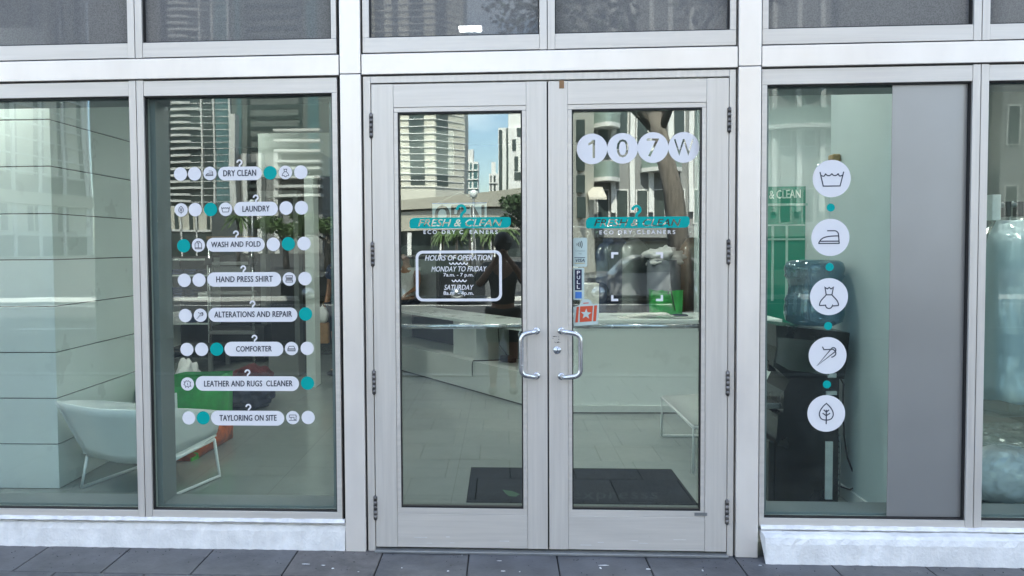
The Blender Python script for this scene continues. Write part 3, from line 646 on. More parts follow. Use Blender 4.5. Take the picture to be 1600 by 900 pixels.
bar_sign(640, 798, 339, 357, 720.5, 319, (653, 785, 342.3, 353.8), [('ECO', 662, 682.5, 359.5, 365.5), ('DRY', 690.5, 711.5, 359.5, 365.5), ('C', 718, 723.5, 359.4, 365.6), ('EANERS', 734, 777.5, 359.3, 365.4)], 'teal hanger name decal above the opening hours sign')
bar_sign(915.5, 1077.5, 338, 357, 994.5, 320, (928, 1064, 342, 353.6), [('ECO', 937, 958.5, 360.2, 366), ('DRY', 966, 987.5, 360, 365.8), ('CLEANERS', 995, 1055, 359.6, 365.6)], 'teal hanger name decal below the house number 107W')
# hours sign
a = at(650, 471, dY); b = at(784, 391, dY)
t = thing('hours_sign', 'white outlined opening hours decal on the glass door', 'window decal', (a.x, dY, a.z))
s_ = (dY + DIST) / F_PX
o_ = rrect_pts(a.x, b.x, a.z, b.z, 11 * s_); i_ = rrect_pts(a.x + 4.3 * s_, b.x - 4.3 * s_, a.z + 4.3 * s_, b.z - 4.3 * s_, 7.5 * s_)
m = MB(); n = len(o_); m.add([(x, dY, z) for x, z in o_] + [(x, dY, z) for x, z in i_], [(k, (k + 1) % n, n + (k + 1) % n, n + k) for k in range(n)]); m.build('border', M['white_vinyl'], t)
m = MB()
text_px(m, 'HOURS OF OPERATION', 664, 769.5, 399, 407.3, dY, bold=.02, italic=.25, ydrop=-.8)
text_px(m, 'MONDAY TO FRIDAY', 674, 760.5, 416.5, 424.5, dY, bold=.012, italic=.25, ydrop=-.6)
text_px(m, '7a.m. - 7 p.m.', 693, 740, 426.7, 433.6, dY, bold=.02)
text_px(m, 'SATURDAY', 694, 740, 445, 453, dY, bold=.012, italic=.25)
text_px(m, '8a.m  - 4p.m.', 693, 740, 455, 462.5, dY, bold=.02)
m.build('lettering', M['white_vinyl'], t)
m = MB()
for xa, xb, yy, k in ((702, 731, 410.5, 5), (706, 729, 437.5, 4)):
    wdt = (xb - xa) / k
    pts = []
    for q in range(k):
        for u in range(7):
            if q and u == 0: continue
            p = at(xa + wdt * (q + u / 6), yy + 2.6 * math.sin(math.pi * u / 6), dY); pts.append((p.x, p.z))
    ribbon(m, pts, 1.7 * s_, dY)
m.build('wavy_rule', M['white_vinyl'], t)
# house number
for px, py, ch, w_, lab in ((925, 232.7, '1', 5.6, 'white circle decal with the digit 1 cut out'), (972.8, 231.8, '0', 9.3, 'white circle decal with the digit 0 cut out'), (1020.3, 230.6, '7', 9.7, 'white circle decal with the digit 7 cut out'), (1068.4, 230.3, 'W', 15.5, 'white circle decal with the letter W cut out')):
    cc = at(px, py, dY); rr = 23.4 * s_
    pts = [(cc.x + rr * math.cos(2 * math.pi * k / 64), cc.z + rr * math.sin(2 * math.pi * k / 64)) for k in range(64)]
    hh = 14.2 if ch != 'W' else 13
    one = [at(px + u, py + v, dY) for u, v in ((1.2, -14.2), (4.6, -14.2), (4.6, 14.2), (1.0, 14.2), (1.0, -8.5), (-5.6, -5.2), (-5.6, -8.6))]
    mb = cutout(pts, [([(q.x, q.z) for q in one], [list(range(7))])], dY) if ch == '1' else cutout(pts, [letters_px(ch, px - w_, px + w_, py - hh, py + hh, dY, bold=-.006)], dY)
    tag(mb.build('number_decal', M['white_vinyl']), lab, 'window decal', 'house number circles on the door')
# corner brackets
t = thing('corner_mark', 'four white corner brackets on the door glass under the name decal', 'window decal', at(995.5, 470, dY))
for px, py, sx, sy in ((955, 394, 1, 1), (1036, 394, -1, 1), (955, 470.5, 1, -1), (1036, 470.5, -1, -1)):
    m = MB(); P_ = [(0, 0), (11, 0), (11, 3.6), (3.6, 3.6), (3.6, 9.5), (0, 9.5)]
    m.add([at(px + sx * u, py + sy * v, dY) for u, v in P_], [list(range(6))]); m.build('bracket', M['white_vinyl'], t)
# stickers at the pull door
M['st_pale'] = mat('pale mint sticker', (0.50, 0.60, 0.56), .45); M['st_navy'] = mat('navy sticker ink', (.008, .012, .05), .5); M['st_blue'] = mat('blue sticker ink', (.06, .20, .55), .5); M['st_red'] = mat('orange red sticker ink', (.60, .085, .035), .5); M['st_gold'] = mat('gold sticker ink', (.5, .38, .12), .5)
t = thing('payment_sticker', 'pale mint contactless payment sticker reading VISA on the door glass', 'sticker', at(906, 417, dY))
m = MB(); rrect(m, 895.5, 917.5, 371.5, 417, 3, dY); m.build('backing', M['st_pale'], t)
m = MB()
for k in range(4):
    c = at(898.5, 382, dY2); r = (3.2 + k * 2.6) * s_; ribbon(m, [(c.x + r * math.cos(q * .13), c.z + r * math.sin(q * .13)) for q in range(-4, 5)], 1.0 * s_, dY2)
m.build('contactless_symbol', M['black'], t)
m = MB(); text_px(m, 'VISA', 899.5, 913.5, 404.3, 409.4, dY2, bold=.02, italic=.25); a = at(897.5, 403, dY2); b = at(914, 402, dY2); m.box(a.x, b.x, dY2, dY2 + .0004, a.z, b.z)
m.build('lettering', M['st_navy'], t)
m = MB(); text_px(m, 'Contactless', 899, 914, 390.3, 393, dY2); text_px(m, 'tap', 904, 909, 395, 398, dY2); m.build('small_print', mat('grey print', (.25, .33, .31), .5), t)
m = MB(); a = at(898, 411.8, dY2); b = at(914, 410.8, dY2); m.box(a.x, b.x, dY2, dY2 + .0004, a.z, b.z); m.build('gold_rule', M['st_gold'], t)
t = thing('pull_sticker', 'tall sticker with a navy panel reading PULL beside the door handle', 'sticker', at(905, 468, dY))
m = MB(); rrect(m, 895.8, 912.8, 418.5, 468.5, 2, dY); m.build('backing', M['st_pale'], t)
m = MB(); rrect(m, 898.3, 909, 421, 453.5, .5, dY2); m.build('navy_panel', M['st_navy'], t)
m = MB(); rrect(m, 898.8, 909, 456, 466.3, .5, dY2); m.build('blue_card_logo', M['st_blue'], t)
m = MB()
for k, ch in enumerate('PULL'): text_px(m, ch, 901.5, 906.3, 423.3 + k * 7.4, 428.8 + k * 7.4, dY3, bold=.02)
m.build('lettering', M['white_vinyl'], t)
t = thing('suitcase_sticker', 'orange suitcase shaped sticker with a white star low on the door glass', 'sticker', at(914, 508, dY))
def poly(mb, pts, Y): mb.add([at(x, y, Y) for x, y in pts], [list(range(len(pts)))])
m = MB(); poly(m, [(895.5, 480), (906, 476.5), (908, 470), (913, 467.5), (920, 467.5), (924, 471), (924.5, 475), (936, 475), (934, 507), (896.5, 509.5)], dY); m.build('backing', M['st_pale'], t)
m = MB()
poly(m, [(901, 479.5), (904.8, 479), (903, 503.6), (898.8, 504)], dY2); poly(m, [(906.3, 478.8), (926.5, 477.6), (924.5, 502), (905.8, 503.3)], dY2); poly(m, [(928.4, 477.3), (933, 477), (931.2, 501.6), (926.6, 502)], dY2); poly(m, [(911, 473.2), (920, 472.6), (919.5, 474), (911.5, 474.6)], dY2)
m.build('case_panels', M['st_red'], t)
m = MB(); poly(m, [(915.7 + (8.6 if k % 2 == 0 else 3.7) * math.sin(k * math.pi / 5 + .05), 490.7 - (8.6 if k % 2 == 0 else 3.7) * math.cos(k * math.pi / 5 + .05)) for k in range(10)], dY3); m.build('star', M['st_pale'], t)
# open sign hung inside the left leaf glass
t = thing('open_sign', 'white plate sign with blue edge behind the teal name decal', 'sign', at(718, 358, .13))
a = at(675.5, 357, .13); b = at(760.5, 316.5, .13); m = MB(); m.box(a.x, b.x, .13, .136, a.z, b.z, .002); m.build('plate', M['paper'], t)
m = MB(); a2 = at(675.5, 318.6, .129); m.box(a.x, b.x, .127, .1295, a2.z, b.z); a3 = at(675.5, 357.6, .129); a4 = at(675, 355.8, .129); m.box(a.x, b.x, .127, .1295, a3.z, a4.z); m.build('blue_edge', M['st_blue'], t)
m = MB(); text_px(m, 'OPEN', 680, 756, 321, 353.5, .1285, bold=.03); m.build('lettering', M['black'], t)
m = MB(); q = at(719, 300, .133); m.tube([(a.x + .03, .133, b.z), (q.x, .133, q.z), (b.x - .03, .133, b.z)], .0012, 6); m.build('cord', M['grey_metal'], t)
#--PART3--
# ------------------------------------------------------------------ shop building
SB = thing('shop_building', 'tall grey commercial building that houses the laundry shop at street level', 'building', (0, 4, 0))
ZC = 3.30
m = MB(); m.box(-14, 14, 0.0, 14, 3.43, 17); m.build('upper_wall', M['shop_ext'], SB)  # unseen upper storeys, height chosen for the shadow they cast on the street
m = MB(); m.box(-14, -3.603, 0.0, .3, 0.0, 3.428); m.box(3.663, 14, 0.0, .3, 0.0, 3.428); m.build('side_wall', M['shop_ext'], SB)
m = MB(); m.box(-6.2, -6.0, .3, 9.2, 0, 3.42); m.build('partition', M['wall_grey'], SB)
m = MB(); m.box(4.6, 4.8, .3, 9.2, 0, 3.42); m.build('partition', M['wall_grey'], SB)
m = MB(); m.box(-6.0, 4.6, 9.0, 9.2, 0, 3.42); m.build('back_wall', M['wall_dark'], SB)
m = MB(); m.box(-6.0, 4.6, .302, 9.0, ZC, ZC + .1); m.build('ceiling', M['wall_cool'], SB)
m = MB(); m.box(-6.2, 4.8, 0.031, 9.2, -.3, 0.0); struct('shop_floor', m, M['floor'])
# panelled column with shadow gaps
cx1, cy0, cy1 = -2.958, .956, 2.68
m = MB(); m.box(-5.998, cx1 - .012, cy0 + .012, cy1 - .012, 0, ZC - .001); pc = m.build('panelled_wall', M['groove'], SB)
m = MB(); zs = [0.0] + [at(45, y, cy0).z for y in (694, 622.5, 551, 479, 406, 334, 260, 187, 114, 42)]
for a, b in zip(zs[:-1], zs[1:]): m.box(-5.99, cx1, cy0, cy1, a + .0035, min(b, ZC) - .0035, .002)
m.build('wall_panel', M['panel'], pc)
# partition bulkhead over the back opening, door frame
m = MB(); a = at(404, 276, 4.7); b = at(640, 205, 4.7); m.box(a.x, -.55, 4.7, 4.86, a.z, b.z); bh = m.build('bulkhead', M['bulk'], SB)
m = MB(); a = at(478, 400, 4.7); b = at(492, 400, 4.7); m.box(a.x, b.x, 4.66, 4.9, 0, at(404, 276, 4.7).z - .001); m.build('door_post', M['wall_white'], bh)
m = MB(); a = at(410, 400, 6.9); m.box(a.x, a.x + .08, 6.8, 7.0, 0, 2.3); a = at(462, 400, 6.9); m.box(a.x, a.x + .07, 6.8, 7.0, 0, 2.3); m.box(at(410, 400, 6.9).x, a.x + .07, 6.8, 7.0, 2.3, 2.4); m.build('inner_door_frame', M['wall_grey'], bh)
m = MB(); m.box(2.142, 2.30, .24, 1.22, 0, ZC - .001); m.build('partition', M['wall_cool'], SB)
m = MB(); m.box(2.128, 2.1415, .24, 1.21, 0.0005, .075); m.build('skirting', M['wall_white'], SB)
m = MB(); m.box(2.05, 4.598, 4.3, 4.42, 0, ZC - .001); m.build('partition', M['wall_cool'], SB)
# backing panel right behind the glass
a = at(1389.5, 130, .055); b = at(1383, 808, .055); xa_ = (a.x + b.x) / 2
m = MB(); m.box(xa_, 2.310, .030, .0352, .208, 2.388, .0008); m2 = tag(m.build('backing_panel', M['privacy']), 'plain silver grey board covering the window glass beside the cooler', 'panel')
# ceiling lamps: first one visible, the rest unseen and added to brighten the shop
lc = 0
for px, py in ((735, 45),):
    c = at(px, py, 2.07)
LAMPS = [(c.x, 2.07), (-3.45, .62), (-4.5, .62), (-4.6, 3.4), (-4.6, 5.4), (-.3, 2.9), (.4, 4.3), (1.2, .9), (1.9, 3.2), (3.15, .45), (3.3, 2.9), (-3.1, 4.2)]
for i, (x, y) in enumerate(LAMPS):
    t = tag(bpy.data.objects.new('ceiling_lamp', None), ('lit square ceiling lamp showing through the transom glass above the doors' if i == 0 else 'unseen square ceiling lamp added to light the shop'), 'lamp', 'square ceiling lamps'); COL.objects.link(t); t.location = (x, y, ZC - .02); WLOC[t.name] = Vector(t.location)
    m = MB(); s = .088
    m.box(x - s - .02, x + s + .02, y - s - .02, y - s, ZC - .02, ZC - .001); m.box(x - s - .02, x + s + .02, y + s, y + s + .02, ZC - .02, ZC - .001); m.box(x - s - .02, x - s, y - s, y + s, ZC - .02, ZC - .001); m.box(x + s, x + s + .02, y - s, y + s, ZC - .02, ZC - .001)
    m.build('frame', M['chair_white'], t)
    m = MB(); m.box(x - s + .001, x + s - .001, y - s + .001, y + s - .001, ZC - .012, ZC - .006); m.build('diffuser', M['lamp'], t)

# ------------------------------------------------------------------ lounge chair (seen from behind) and bench
def xform(p, q):                                           # origin p, +y towards q
    d = (Vector(q) - Vector(p)); d.z = 0; d.normalize(); r = Vector((d.y, -d.x, 0))
    return Matrix(((r.x, d.x, 0, p[0]), (r.y, d.y, 0, p[1]), (0, 0, 1, 0), (0, 0, 0, 1)))
A = gp(108, 773); B = gp(275, 773); Cc = gp(357, 738)
fw = (Cc - B); fw.z = 0
mid = (A + B) / 2
X = xform(mid, mid + fw); hw = (B - A).length / 2
t = thing('lounge_chair', 'white shell lounge chair seen from behind, against the panelled wall', 'chair', mid)
def seatshell(m, hw, zs, zt, dep, lean, flare):
    th_ = .013
    # back, seat and two arm wings as thick sheets
    def sheet(g):
        nr = len(g); nc = len(g[0]); vs = [p for r in g for p in r]; bm = bmesh.new(); bv = [bm.verts.new(p) for p in vs]
        for i in range(nr - 1):
            for j in range(nc - 1): bm.faces.new((bv[i * nc + j], bv[i * nc + j + 1], bv[(i + 1) * nc + j + 1], bv[(i + 1) * nc + j]))
        bmesh.ops.recalc_face_normals(bm, faces=bm.faces)
        r = bmesh.ops.solidify(bm, geom=list(bm.faces), thickness=th_); m.bm(bm, True)
    back = []
    for i in range(7):
        v = i / 6; row = []
        for j in range(9):
            u = j / 4 - 1; wv = hw * (.98 + flare * v)
            row.append((u * wv, -lean * v - .02 * (1 - u * u) + .02 * abs(u), zs + (zt - zs) * v + .012 * v * (u * u) - .022 * (1 - v) * (1 - u * u)))
        back.append(row)
    sheet(back)
    seat = []
    for i in range(6):
        v = i / 5; seat.append([((j / 3 - 1) * hw * .98, dep * v, zs + .004 + .055 * v - .02 * math.sin(math.pi * v)) for j in range(7)])
    sheet(seat)
    for s in (-1, 1):
        wing = []
        for i in range(7):
            v = i / 6; top = zs + (zt - zs) * (1 - .42 * v ** 1.3)
            wing.append([(s * hw * (.99 + flare * k / 4 * (1 - .5 * v)), dep * v * (1 + .06 * k / 4) - lean * (k / 4) * (1 - v), zs + .01 + .055 * v + (top - zs - .055 * v) * k / 4) for k in range(5)])
        sheet(wing)
m = MB(X); seatshell(m, hw * .97, .245, .60, .52, .15, .20); m.build('seat_shell', M['chair_white'], t)
def sled(m, hw, d, zs, r):
    for s in (-1, 1):
        x = s * hw; m.tube([(x * .93, 0.03, zs), (x, -.005, .012), (x, d, .012), (x * .93, d - .02, zs + .05)], r, 10)
    m.tube([(-hw * .93, .03, zs), (hw * .93, .03, zs)], r, 10); m.tube([(-hw * .93, d - .02, zs + .05), (hw * .93, d - .02, zs + .05)], r, 10)
    for s in (-1, 1): m.tube([(s * hw * .93, .03, zs), (s * hw * .93, d - .02, zs + .05)], r, 10)
m = MB(X); sled(m, hw, fw.length, .222, .011); m.build('sled_frame', M['tube_white'], t)
# bench by the counter
A = gp(1083, 742); B = gp(1035, 683)
t = thing('lounge_chair', 'white sled-leg lounge chair beside the black door mat and counter', 'chair', A)
Xb = Matrix.Translation((A.x, A.y, 0)); ln = B.y - A.y
m = MB(Xb)
for y in (0, ln): m.tube([(0, y, .012), (0, y, .335), (.7, y, .335), (.7, y, .012)], .011, 10)
m.tube([(0, 0, .012), (.0, 0, .012), (.7, 0, .012)], .011, 10); m.tube([(0, ln, .012), (.7, ln, .012)], .011, 10); m.tube([(0, 0, .335), (0, ln, .335)], .011, 10); m.tube([(.7, 0, .335), (.7, ln, .335)], .011, 10)
m.build('sled_frame', M['tube_white'], t)
m = MB(Xb); bmx = [[(.0 + .7 * i / 6, ln * j / 4, .350 + (.07 * (i / 6) ** 2)) for j in range(5)] for i in range(7)]
bm = bmesh.new(); bv = [[bm.verts.new(p) for p in r] for r in bmx]
for i in range(6):
    for j in range(4): bm.faces.new((bv[i][j], bv[i][j + 1], bv[i + 1][j + 1], bv[i + 1][j]))
bmesh.ops.solidify(bm, geom=list(bm.faces), thickness=.03); m.bm(bm, True)
m.box(.60, .63, 0, ln, .40, .72, .01); m.build('seat_shell', M['chair_white'], t)

# ------------------------------------------------------------------ bags near the chair
def open_bag(m, p, q, dep, h, xf=None, bulge=.04):
    """cloth bag with a front from p to q, depth dep behind it, open top"""
    d = (q - p); d.z = 0; L_ = d.length; d.normalize(); n = Vector((-d.y, d.x, 0))
    vs = []; fs = []; ring = []
    for k in range(7):
        v = k / 6; z = h * v
        for (u, w_) in ((0, 0), (.25, -bulge * math.sin(math.pi * v)), (.5, -bulge * 1.3 * math.sin(math.pi * v)), (.75, -bulge * math.sin(math.pi * v)), (1, 0), (1.0, dep * .5), (1, dep), (.5, dep * 1.05), (0, dep), (0.0, dep * .5)):
            e = 1 + .05 * v
            c = p + d * L_ * (.5 + (u - .5) * e) + n * w_; vs.append((c.x, c.y, z + (.015 * math.sin(u * 9 + w_ * 5) if k == 6 else 0)))
    n_ = 10
    for k in range(6):
        for j in range(n_): fs.append((k * n_ + j, k * n_ + (j + 1) % n_, (k + 1) * n_ + (j + 1) % n_, (k + 1) * n_ + j))
    fs.append(list(range(n_)))
    m.add(vs, fs, True); return d, n, L_
p = gp(300, 721); q = gp(364, 684)
t = thing('shopping_bag', 'large green reusable bag with orange printed base and white label behind the chair', 'bag', p, 'green reusable bags')
m = MB(); d_, n_, L_ = open_bag(m, p + Vector((0, 0, 0)), q, .42, .17); m.build('printed_base', M['orange_fab'], t)
m = MB(); mm = MB(); open_bag(mm, p, q, .42, .56)
m.add([v + Vector((0, 0, .17)) * (1 - v.z / .56) for v in mm.v], mm.f[:-1], True); m.build('bag_body', M['green_fab'], t)
m = MB(); m.box(0, 1, 0, 1, 0, 1); m = MB()
m.prism([p + d_ * -.003 + Vector((0, 0, .0)), p + d_ * .09 - n_ * .012, p + d_ * .06 - n_ * .02 + Vector((0, 0, .05)), p + d_ * -.003 + Vector((0, 0, .07))], n_ * .01); m.build('corner_patch', M['lime_fab'], t)
lw0 = p + n_ * .42 + d_ * .0; lp_ = MB()
a = at(271, 634, 2.0); lp_ = MB()
w0 = p - d_ * .012 + n_ * .10; w1 = p - d_ * .012 + n_ * .40
lp_.prism([w0 + Vector((0, 0, .39)), w1 + Vector((0, 0, .37)), w1 + Vector((0, 0, .50)), w0 + Vector((0, 0, .52))], d_ * -.004); lp_.build('white_label', M['paper'], t)
p = gp(196, 706); q = gp(262, 704)
t2 = MB(); open_bag(t2, Vector((cx1 + .03, 2.0, 0)), Vector((cx1 + .45, 2.02, 0)), .3, .47); tag(t2.build('shopping_bag', M['green_fab']), 'plain green reusable bag against the panelled wall behind the chair back', 'bag', 'green reusable bags')

# ------------------------------------------------------------------ door mat
a = Vector((-.235, .775, 0)); b = Vector((1.188, 1.52, 0))
t = thing('door_mat', 'black carpet mat with faded lettering inside the double doors', 'mat', ((a.x + b.x) / 2, a.y, 0))
m = MB(); m.box(a.x, b.x, a.y, b.y, .0005, .009, .003); m.build('pile', M['mat_black'], t)
m = MB(); vs, fs = text_geom('expresss', bold=.0, spacing=1.1); m.add([gp(893 + (1028 - 893) * u, 784 - 14.5 * v, .0098) for u, v in vs], fs); m.build('lettering', M['mat_grey'], t)
m = MB(); m.add([gp(x, y, .0098) for x, y in ((785, 765), (800, 767), (812, 772), (806, 776), (795, 775), (789, 770))], [list(range(6))]); m.build('printed_leaf', mat('faded green print', (.03, .09, .03), .95), t)

# ------------------------------------------------------------------ reception counter
t = thing('reception_counter', 'white angled reception counter across the shop floor', 'counter', (1.0, 3.4, 0))
def cloc(A_, B_):
    u = (B_ - A_); u.z = 0; u.normalize(); n = Vector((-u.y, u.x, 0))
    if n.dot(Vector((0, 1, 0))) < 0: n = -n
    return Matrix(((u.x, n.x, 0, A_.x), (u.y, n.y, 0, A_.y), (0, 0, 1, 0), (0, 0, 0, 1))), (B_ - A_).length
F0 = gp(870, 646); F1 = Vector((2.6, F0.y + .03, 0)); CZ = at(1000, 500, 3.3).z
Xf, lf = cloc(F0, F1)
m = MB(Xf); m.box(0, lf, .02, .65, .075, CZ - .032); m.build('front_panel', M['panel'], t)
m = MB(Xf); m.box(.0, lf, .0, .6, 0.012, .074); m.build('kick_board', M['wall_white'], t)
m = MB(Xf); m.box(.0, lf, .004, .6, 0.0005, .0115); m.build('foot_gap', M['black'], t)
m = MB(Xf); m.box(-.03, lf, -.03, .72, CZ - .031, CZ, .003); m.build('counter_top', M['panel'], t)
D0 = gp(826, 636); D1 = gp(560, 560)
Xd, ld = cloc(D0, D1)
m = MB(Xd); m.box(.0, ld, .0, .60, .012, .33, .002); m.build('kick_board', M['wall_white'], t)
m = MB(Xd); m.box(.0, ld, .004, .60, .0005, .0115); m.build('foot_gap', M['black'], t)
m = MB(Xd); m.box(-.05, ld, -.01, .62, CZ - .15, CZ - .12, .002); m.build('counter_top', M['panel'], t)
m = MB(Xd); m.box(.0, .05, .03, .6, .331, CZ - .151); m.box(ld - .6, ld - .55, .03, .6, .331, CZ - .151); m.box(1.02, 1.07, .05, .6, .331, CZ - .151); m.build('divider', M['wall_white'], t)
m = MB(Xd); m.box(.051, 1.019, .50, .56, .331, CZ - .151); m.box(1.65, ld - .601, .55, .6, .331, CZ - .151); m.build('recess_back', M['wall_dark'], t)
m = MB(Xd); m.box(1.071, 1.64, .14, .56, .331, CZ - .151); m.build('cabinet', M['wall_white'], t)
# socket box and cables in the recess
def dp(x, y, z): return Xd @ Vector((x, y, z))
m = MB(Xd); m.box(.72, .84, .24, .34, .331, .40, .01); m.box(.66, .71, .26, .34, .331, .375, .01); tag(m.build('power_adapter', M['black']), 'black power adapters lying in the counter recess', 'adapter')
m = MB(); m.tube([dp(.78, .3, .40), dp(.9, .28, .5), dp(.95, .3, .7), dp(1.0, .34, CZ - .16)], .006, 8); m.tube([dp(.74, .26, .36), dp(.86, .1, .35), dp(.98, -.015, .34), dp(.99, -.02, .30), dp(.99, -.02, .17)], .006, 8); tag(m.build('power_cable', M['black']), 'thin black cables hanging from the counter recess', 'cable')

# things on the counter
def on(px, y, Y=3.6): return at(px, y, Y)
a = at(909, 500, 3.5); b = at(936, 443, 3.5); m = MB(); m.box(a.x, b.x, 3.5, 3.7, CZ + .0005, b.z, .006); tag(m.build('storage_box', M['paper']), 'cream upright box on the counter beside the door stickers', 'box')
a = at(1024, 490, 3.75); b = at(1068, 455, 3.75); t = thing('tote_bag', 'bright green bag standing on the reception counter', 'bag', (a.x, 3.75, CZ))
m = MB(); open_bag(m, Vector((a.x, 3.75, 0)), Vector((b.x, 3.80, 0)), .16, b.z - CZ, bulge=.02); m.v = [v + Vector((0, 0, CZ + .001)) for v in m.v]; m.build('bag_body', M['green_fab'], t)
m = MB(); m.tube([(a.x + .12, 3.74, b.z - .03), (a.x + .14, 3.73, b.z + .04), (a.x + .19, 3.73, CZ + .05)], .006, 6); m.build('strap', M['black'], t)
rnd = random.Random(3)
t = MB()
for k in range(7):
    x = at(968 + k * 7, 490, 3.45).x; t.box(x, x + .22, 3.42 + rnd.uniform(0, .05), 3.62, CZ + .001 + k * .006, CZ + .006 + k * .006)
tag(t.build('paper_stack', M['paper']), 'loose stack of papers on the counter', 'papers')
c = at(1064, 487, 3.5); m = MB(); m.lathe([(.04, 0), (.11, .006), (.125, .018), (.118, .019), (.05, .010)], (c.x, 3.5, CZ + .001), 32); tag(m.build('plate', M['chair_white']), 'white plate on the counter near the green bag', 'plate')
m = MB(); m.box(c.x - .07, c.x + .06, 3.46, 3.55, CZ + .022, CZ + .034, .004); tag(m.build('phone', M['st_navy']), 'dark blue phone lying on the white plate', 'phone')

# ------------------------------------------------------------------ hanging garments
def garment(m, x, y, zt, w_, d, h, seed, ang=0.0):
    rnd = random.Random(seed); n = 20; vs = []; fs = []; ca, sa = math.cos(ang), math.sin(ang)
    prof = [(0, .12), (.03, .35), (.08, .85), (.14, 1.0), (.35, .95), (.7, 1.02), (.92, 1.1), (1.0, 1.12)]
    ph = rnd.uniform(0, 6)
    for v, s in prof:
        for k in range(n):
            a = 2 * math.pi * k / n; pl = 1 + .22 * v * math.sin(a * 5 + ph) + .10 * math.sin(a * 9 + ph * 2)
            lx = w_ / 2 * s * math.cos(a) * (1 if v > .1 else .9); ly = d / 2 * (.55 + .45 * s) * math.sin(a) * pl
            vs.append((x + lx * ca - ly * sa, y + lx * sa + ly * ca, zt - h * v + .012 * math.sin(a * 3 + ph) * (v == 1)))
    for i in range(len(prof) - 1):
        for k in range(n): fs.append((i * n + k, i * n + (k + 1) % n, (i + 1) * n + (k + 1) % n, (i + 1) * n + k))
    fs += [list(range(n)), [(len(prof) - 1) * n + k for k in range(n)]]
    m.add(vs, fs, True)
def hang(label, px, Y, ytop, w_, d, h, mname, seed, bag=False, ang=0.6, group=None):
    p = at(px, ytop, Y); t = thing('garment', label, 'garment', (p.x, Y, p.z - h), group)
    m = MB(); garment(m, p.x, Y, p.z, w_, d, h, seed, ang); m.build('cloth', M[mname], t)
    m = MB(); m.tube([(p.x, Y, p.z - .02), (p.x, Y, p.z + .03)] + [(p.x + .022 * math.sin(a), Y, p.z + .055 - .022 * math.cos(a)) for a in (0.5, 1.2, 2, 2.8, 3.6, 4.4)], .003, 6); m.build('hanger', M['steel'], t)
    if bag:
        m = MB(); garment(m, p.x, Y, p.z + .01, w_ * 1.15, d * 1.3, h * 1.12, seed + 50, ang); m.build('plastic_cover', M['poly'], t)
RY = 5.3; rz = at(960, 366, RY).z + .06
t = thing('clothes_rail', 'steel clothes rail full of garments behind the counter', 'clothes rail', (at(985, 400, RY).x, RY, 0))
xa_ = at(880, 380, RY).x; xb_ = at(1110, 380, RY).x
m = MB(); m.tube([(xa_, RY, rz + .03), (xb_, RY, rz + .03)], .016, 12); m.build('rail', M['steel'], t)
for x in (xa_ + .02, at(971, 400, RY).x, xb_ - .02):
    m = MB(); m.tube([(x, RY + .02, 0), (x, RY + .02, rz + .03)], .014, 10); m.build('upright', M['steel'], t)
for lab, px, w_, d, h, mn, sd, bg_ in (('crumpled pale plastic-covered garment at the end of the rail nearest the door stickers', 905, .34, .2, .45, 'shirt_white', 1, True), ('black coat in plastic hanging beside the payment sticker', 918, .42, .22, .95, 'shirt_dark', 2, True), ('dark trousers hanging next to the blue shirt', 934, .36, .2, 1.0, 'shirt_dark', 3, False), ('long blue shirt in a plastic cover behind the counter', 949, .42, .24, 1.15, 'shirt_blue', 4, True), ('dark grey jacket just past the blue shirt', 966, .40, .24, .85, 'navy_fab', 5, False), ('grey suit bag behind the corner brackets', 990, .42, .22, .9, 'grey_metal', 6, True), ('brown coat at the far end of the rail', 1080, .30, .22, 1.0, 'wood', 8, True)):
    hang(lab, px, RY, 372, w_, d, h, mn, sd, bg_, group='garments on the long rail')
c = at(1037, 398, 5.0)
t = thing('laundry_bag', 'tall grey laundry hamper heaped with white linen behind the counter', 'laundry bag', (c.x, 5.0, 0))
m = MB(); m.lathe([(.15, 0.0), (.17, .02), (.18, .5), (.19, 1.0), (.188, c.z - .06)], (c.x, 5.0, 0), 20); m.build('bag_body', mat('blue grey bag cloth', (.13, .145, .175), .7, 0, .15, 6), t)
m = MB(); m.blob((c.x, 5.0, c.z - .02), (.20, .18, .11), 3, .6, 4, 2.8); m.build('linen', M['shirt_white'], t)

# ------------------------------------------------------------------ water cooler
def cz(py): return at(1260, py, .95).z
t = thing('water_cooler', 'black water cooler with a blue bottle beside the partition wall', 'water cooler', (1.86, .95, 0))
sc_ = .95
def sx(px, Y=.80): return at(px, 650, Y).x
y0, y1 = .80, 1.14
m = MB(); pts = [(1213, 790), (1312, 790), (1312, 592), (1236, 592), (1232, 600), (1226, 612), (1225, 646), (1217, 650), (1214, 690)]
m.prism([(sx(px), y0 + .012, max(.001, at(1260, py, .80).z)) for px, py in pts], (0, y1 - y0 - .012, 0)); m.build('cabinet', M['cooler_black'], t)
m = MB(); hp = [(1211, 508), (1326, 520), (1322, 560), (1318, 592), (1230, 592), (1207, 572), (1212, 542)]
m.prism([(sx(px), y0 - .004, at(1260, py, .80).z) for px, py in hp], (0, y1 - y0 + .008, 0)); hd = m.build('head', M['cooler_black'], t)
m = MB(); hp = [(1213, 527), (1297, 534), (1294, 586), (1232, 578), (1211, 566), (1214, 543)]
m.prism([(sx(px), y0 - .0045, at(1260, py, .80).z) for px, py in hp], (0, -.004, 0)); m.build('steel_trim', M['cooler_steel'], hd)
m = MB(); m.box(sx(1204), sx(1214), y0 + .02, y1 - .02, .004, at(1260, 690, .8).z, .01); m.build('front_door', M['cooler_black'], t)
for py, nm in ((565, 'tap'), (572, 'tap')):
    pass
for yy in (.9, 1.04):
    m = MB(); m.box(sx(1207), sx(1224), yy - .02, yy + .02, at(1260, 584, .8).z, at(1260, 566, .8).z, .006); m.build('tap', M['cooler_black'], t)
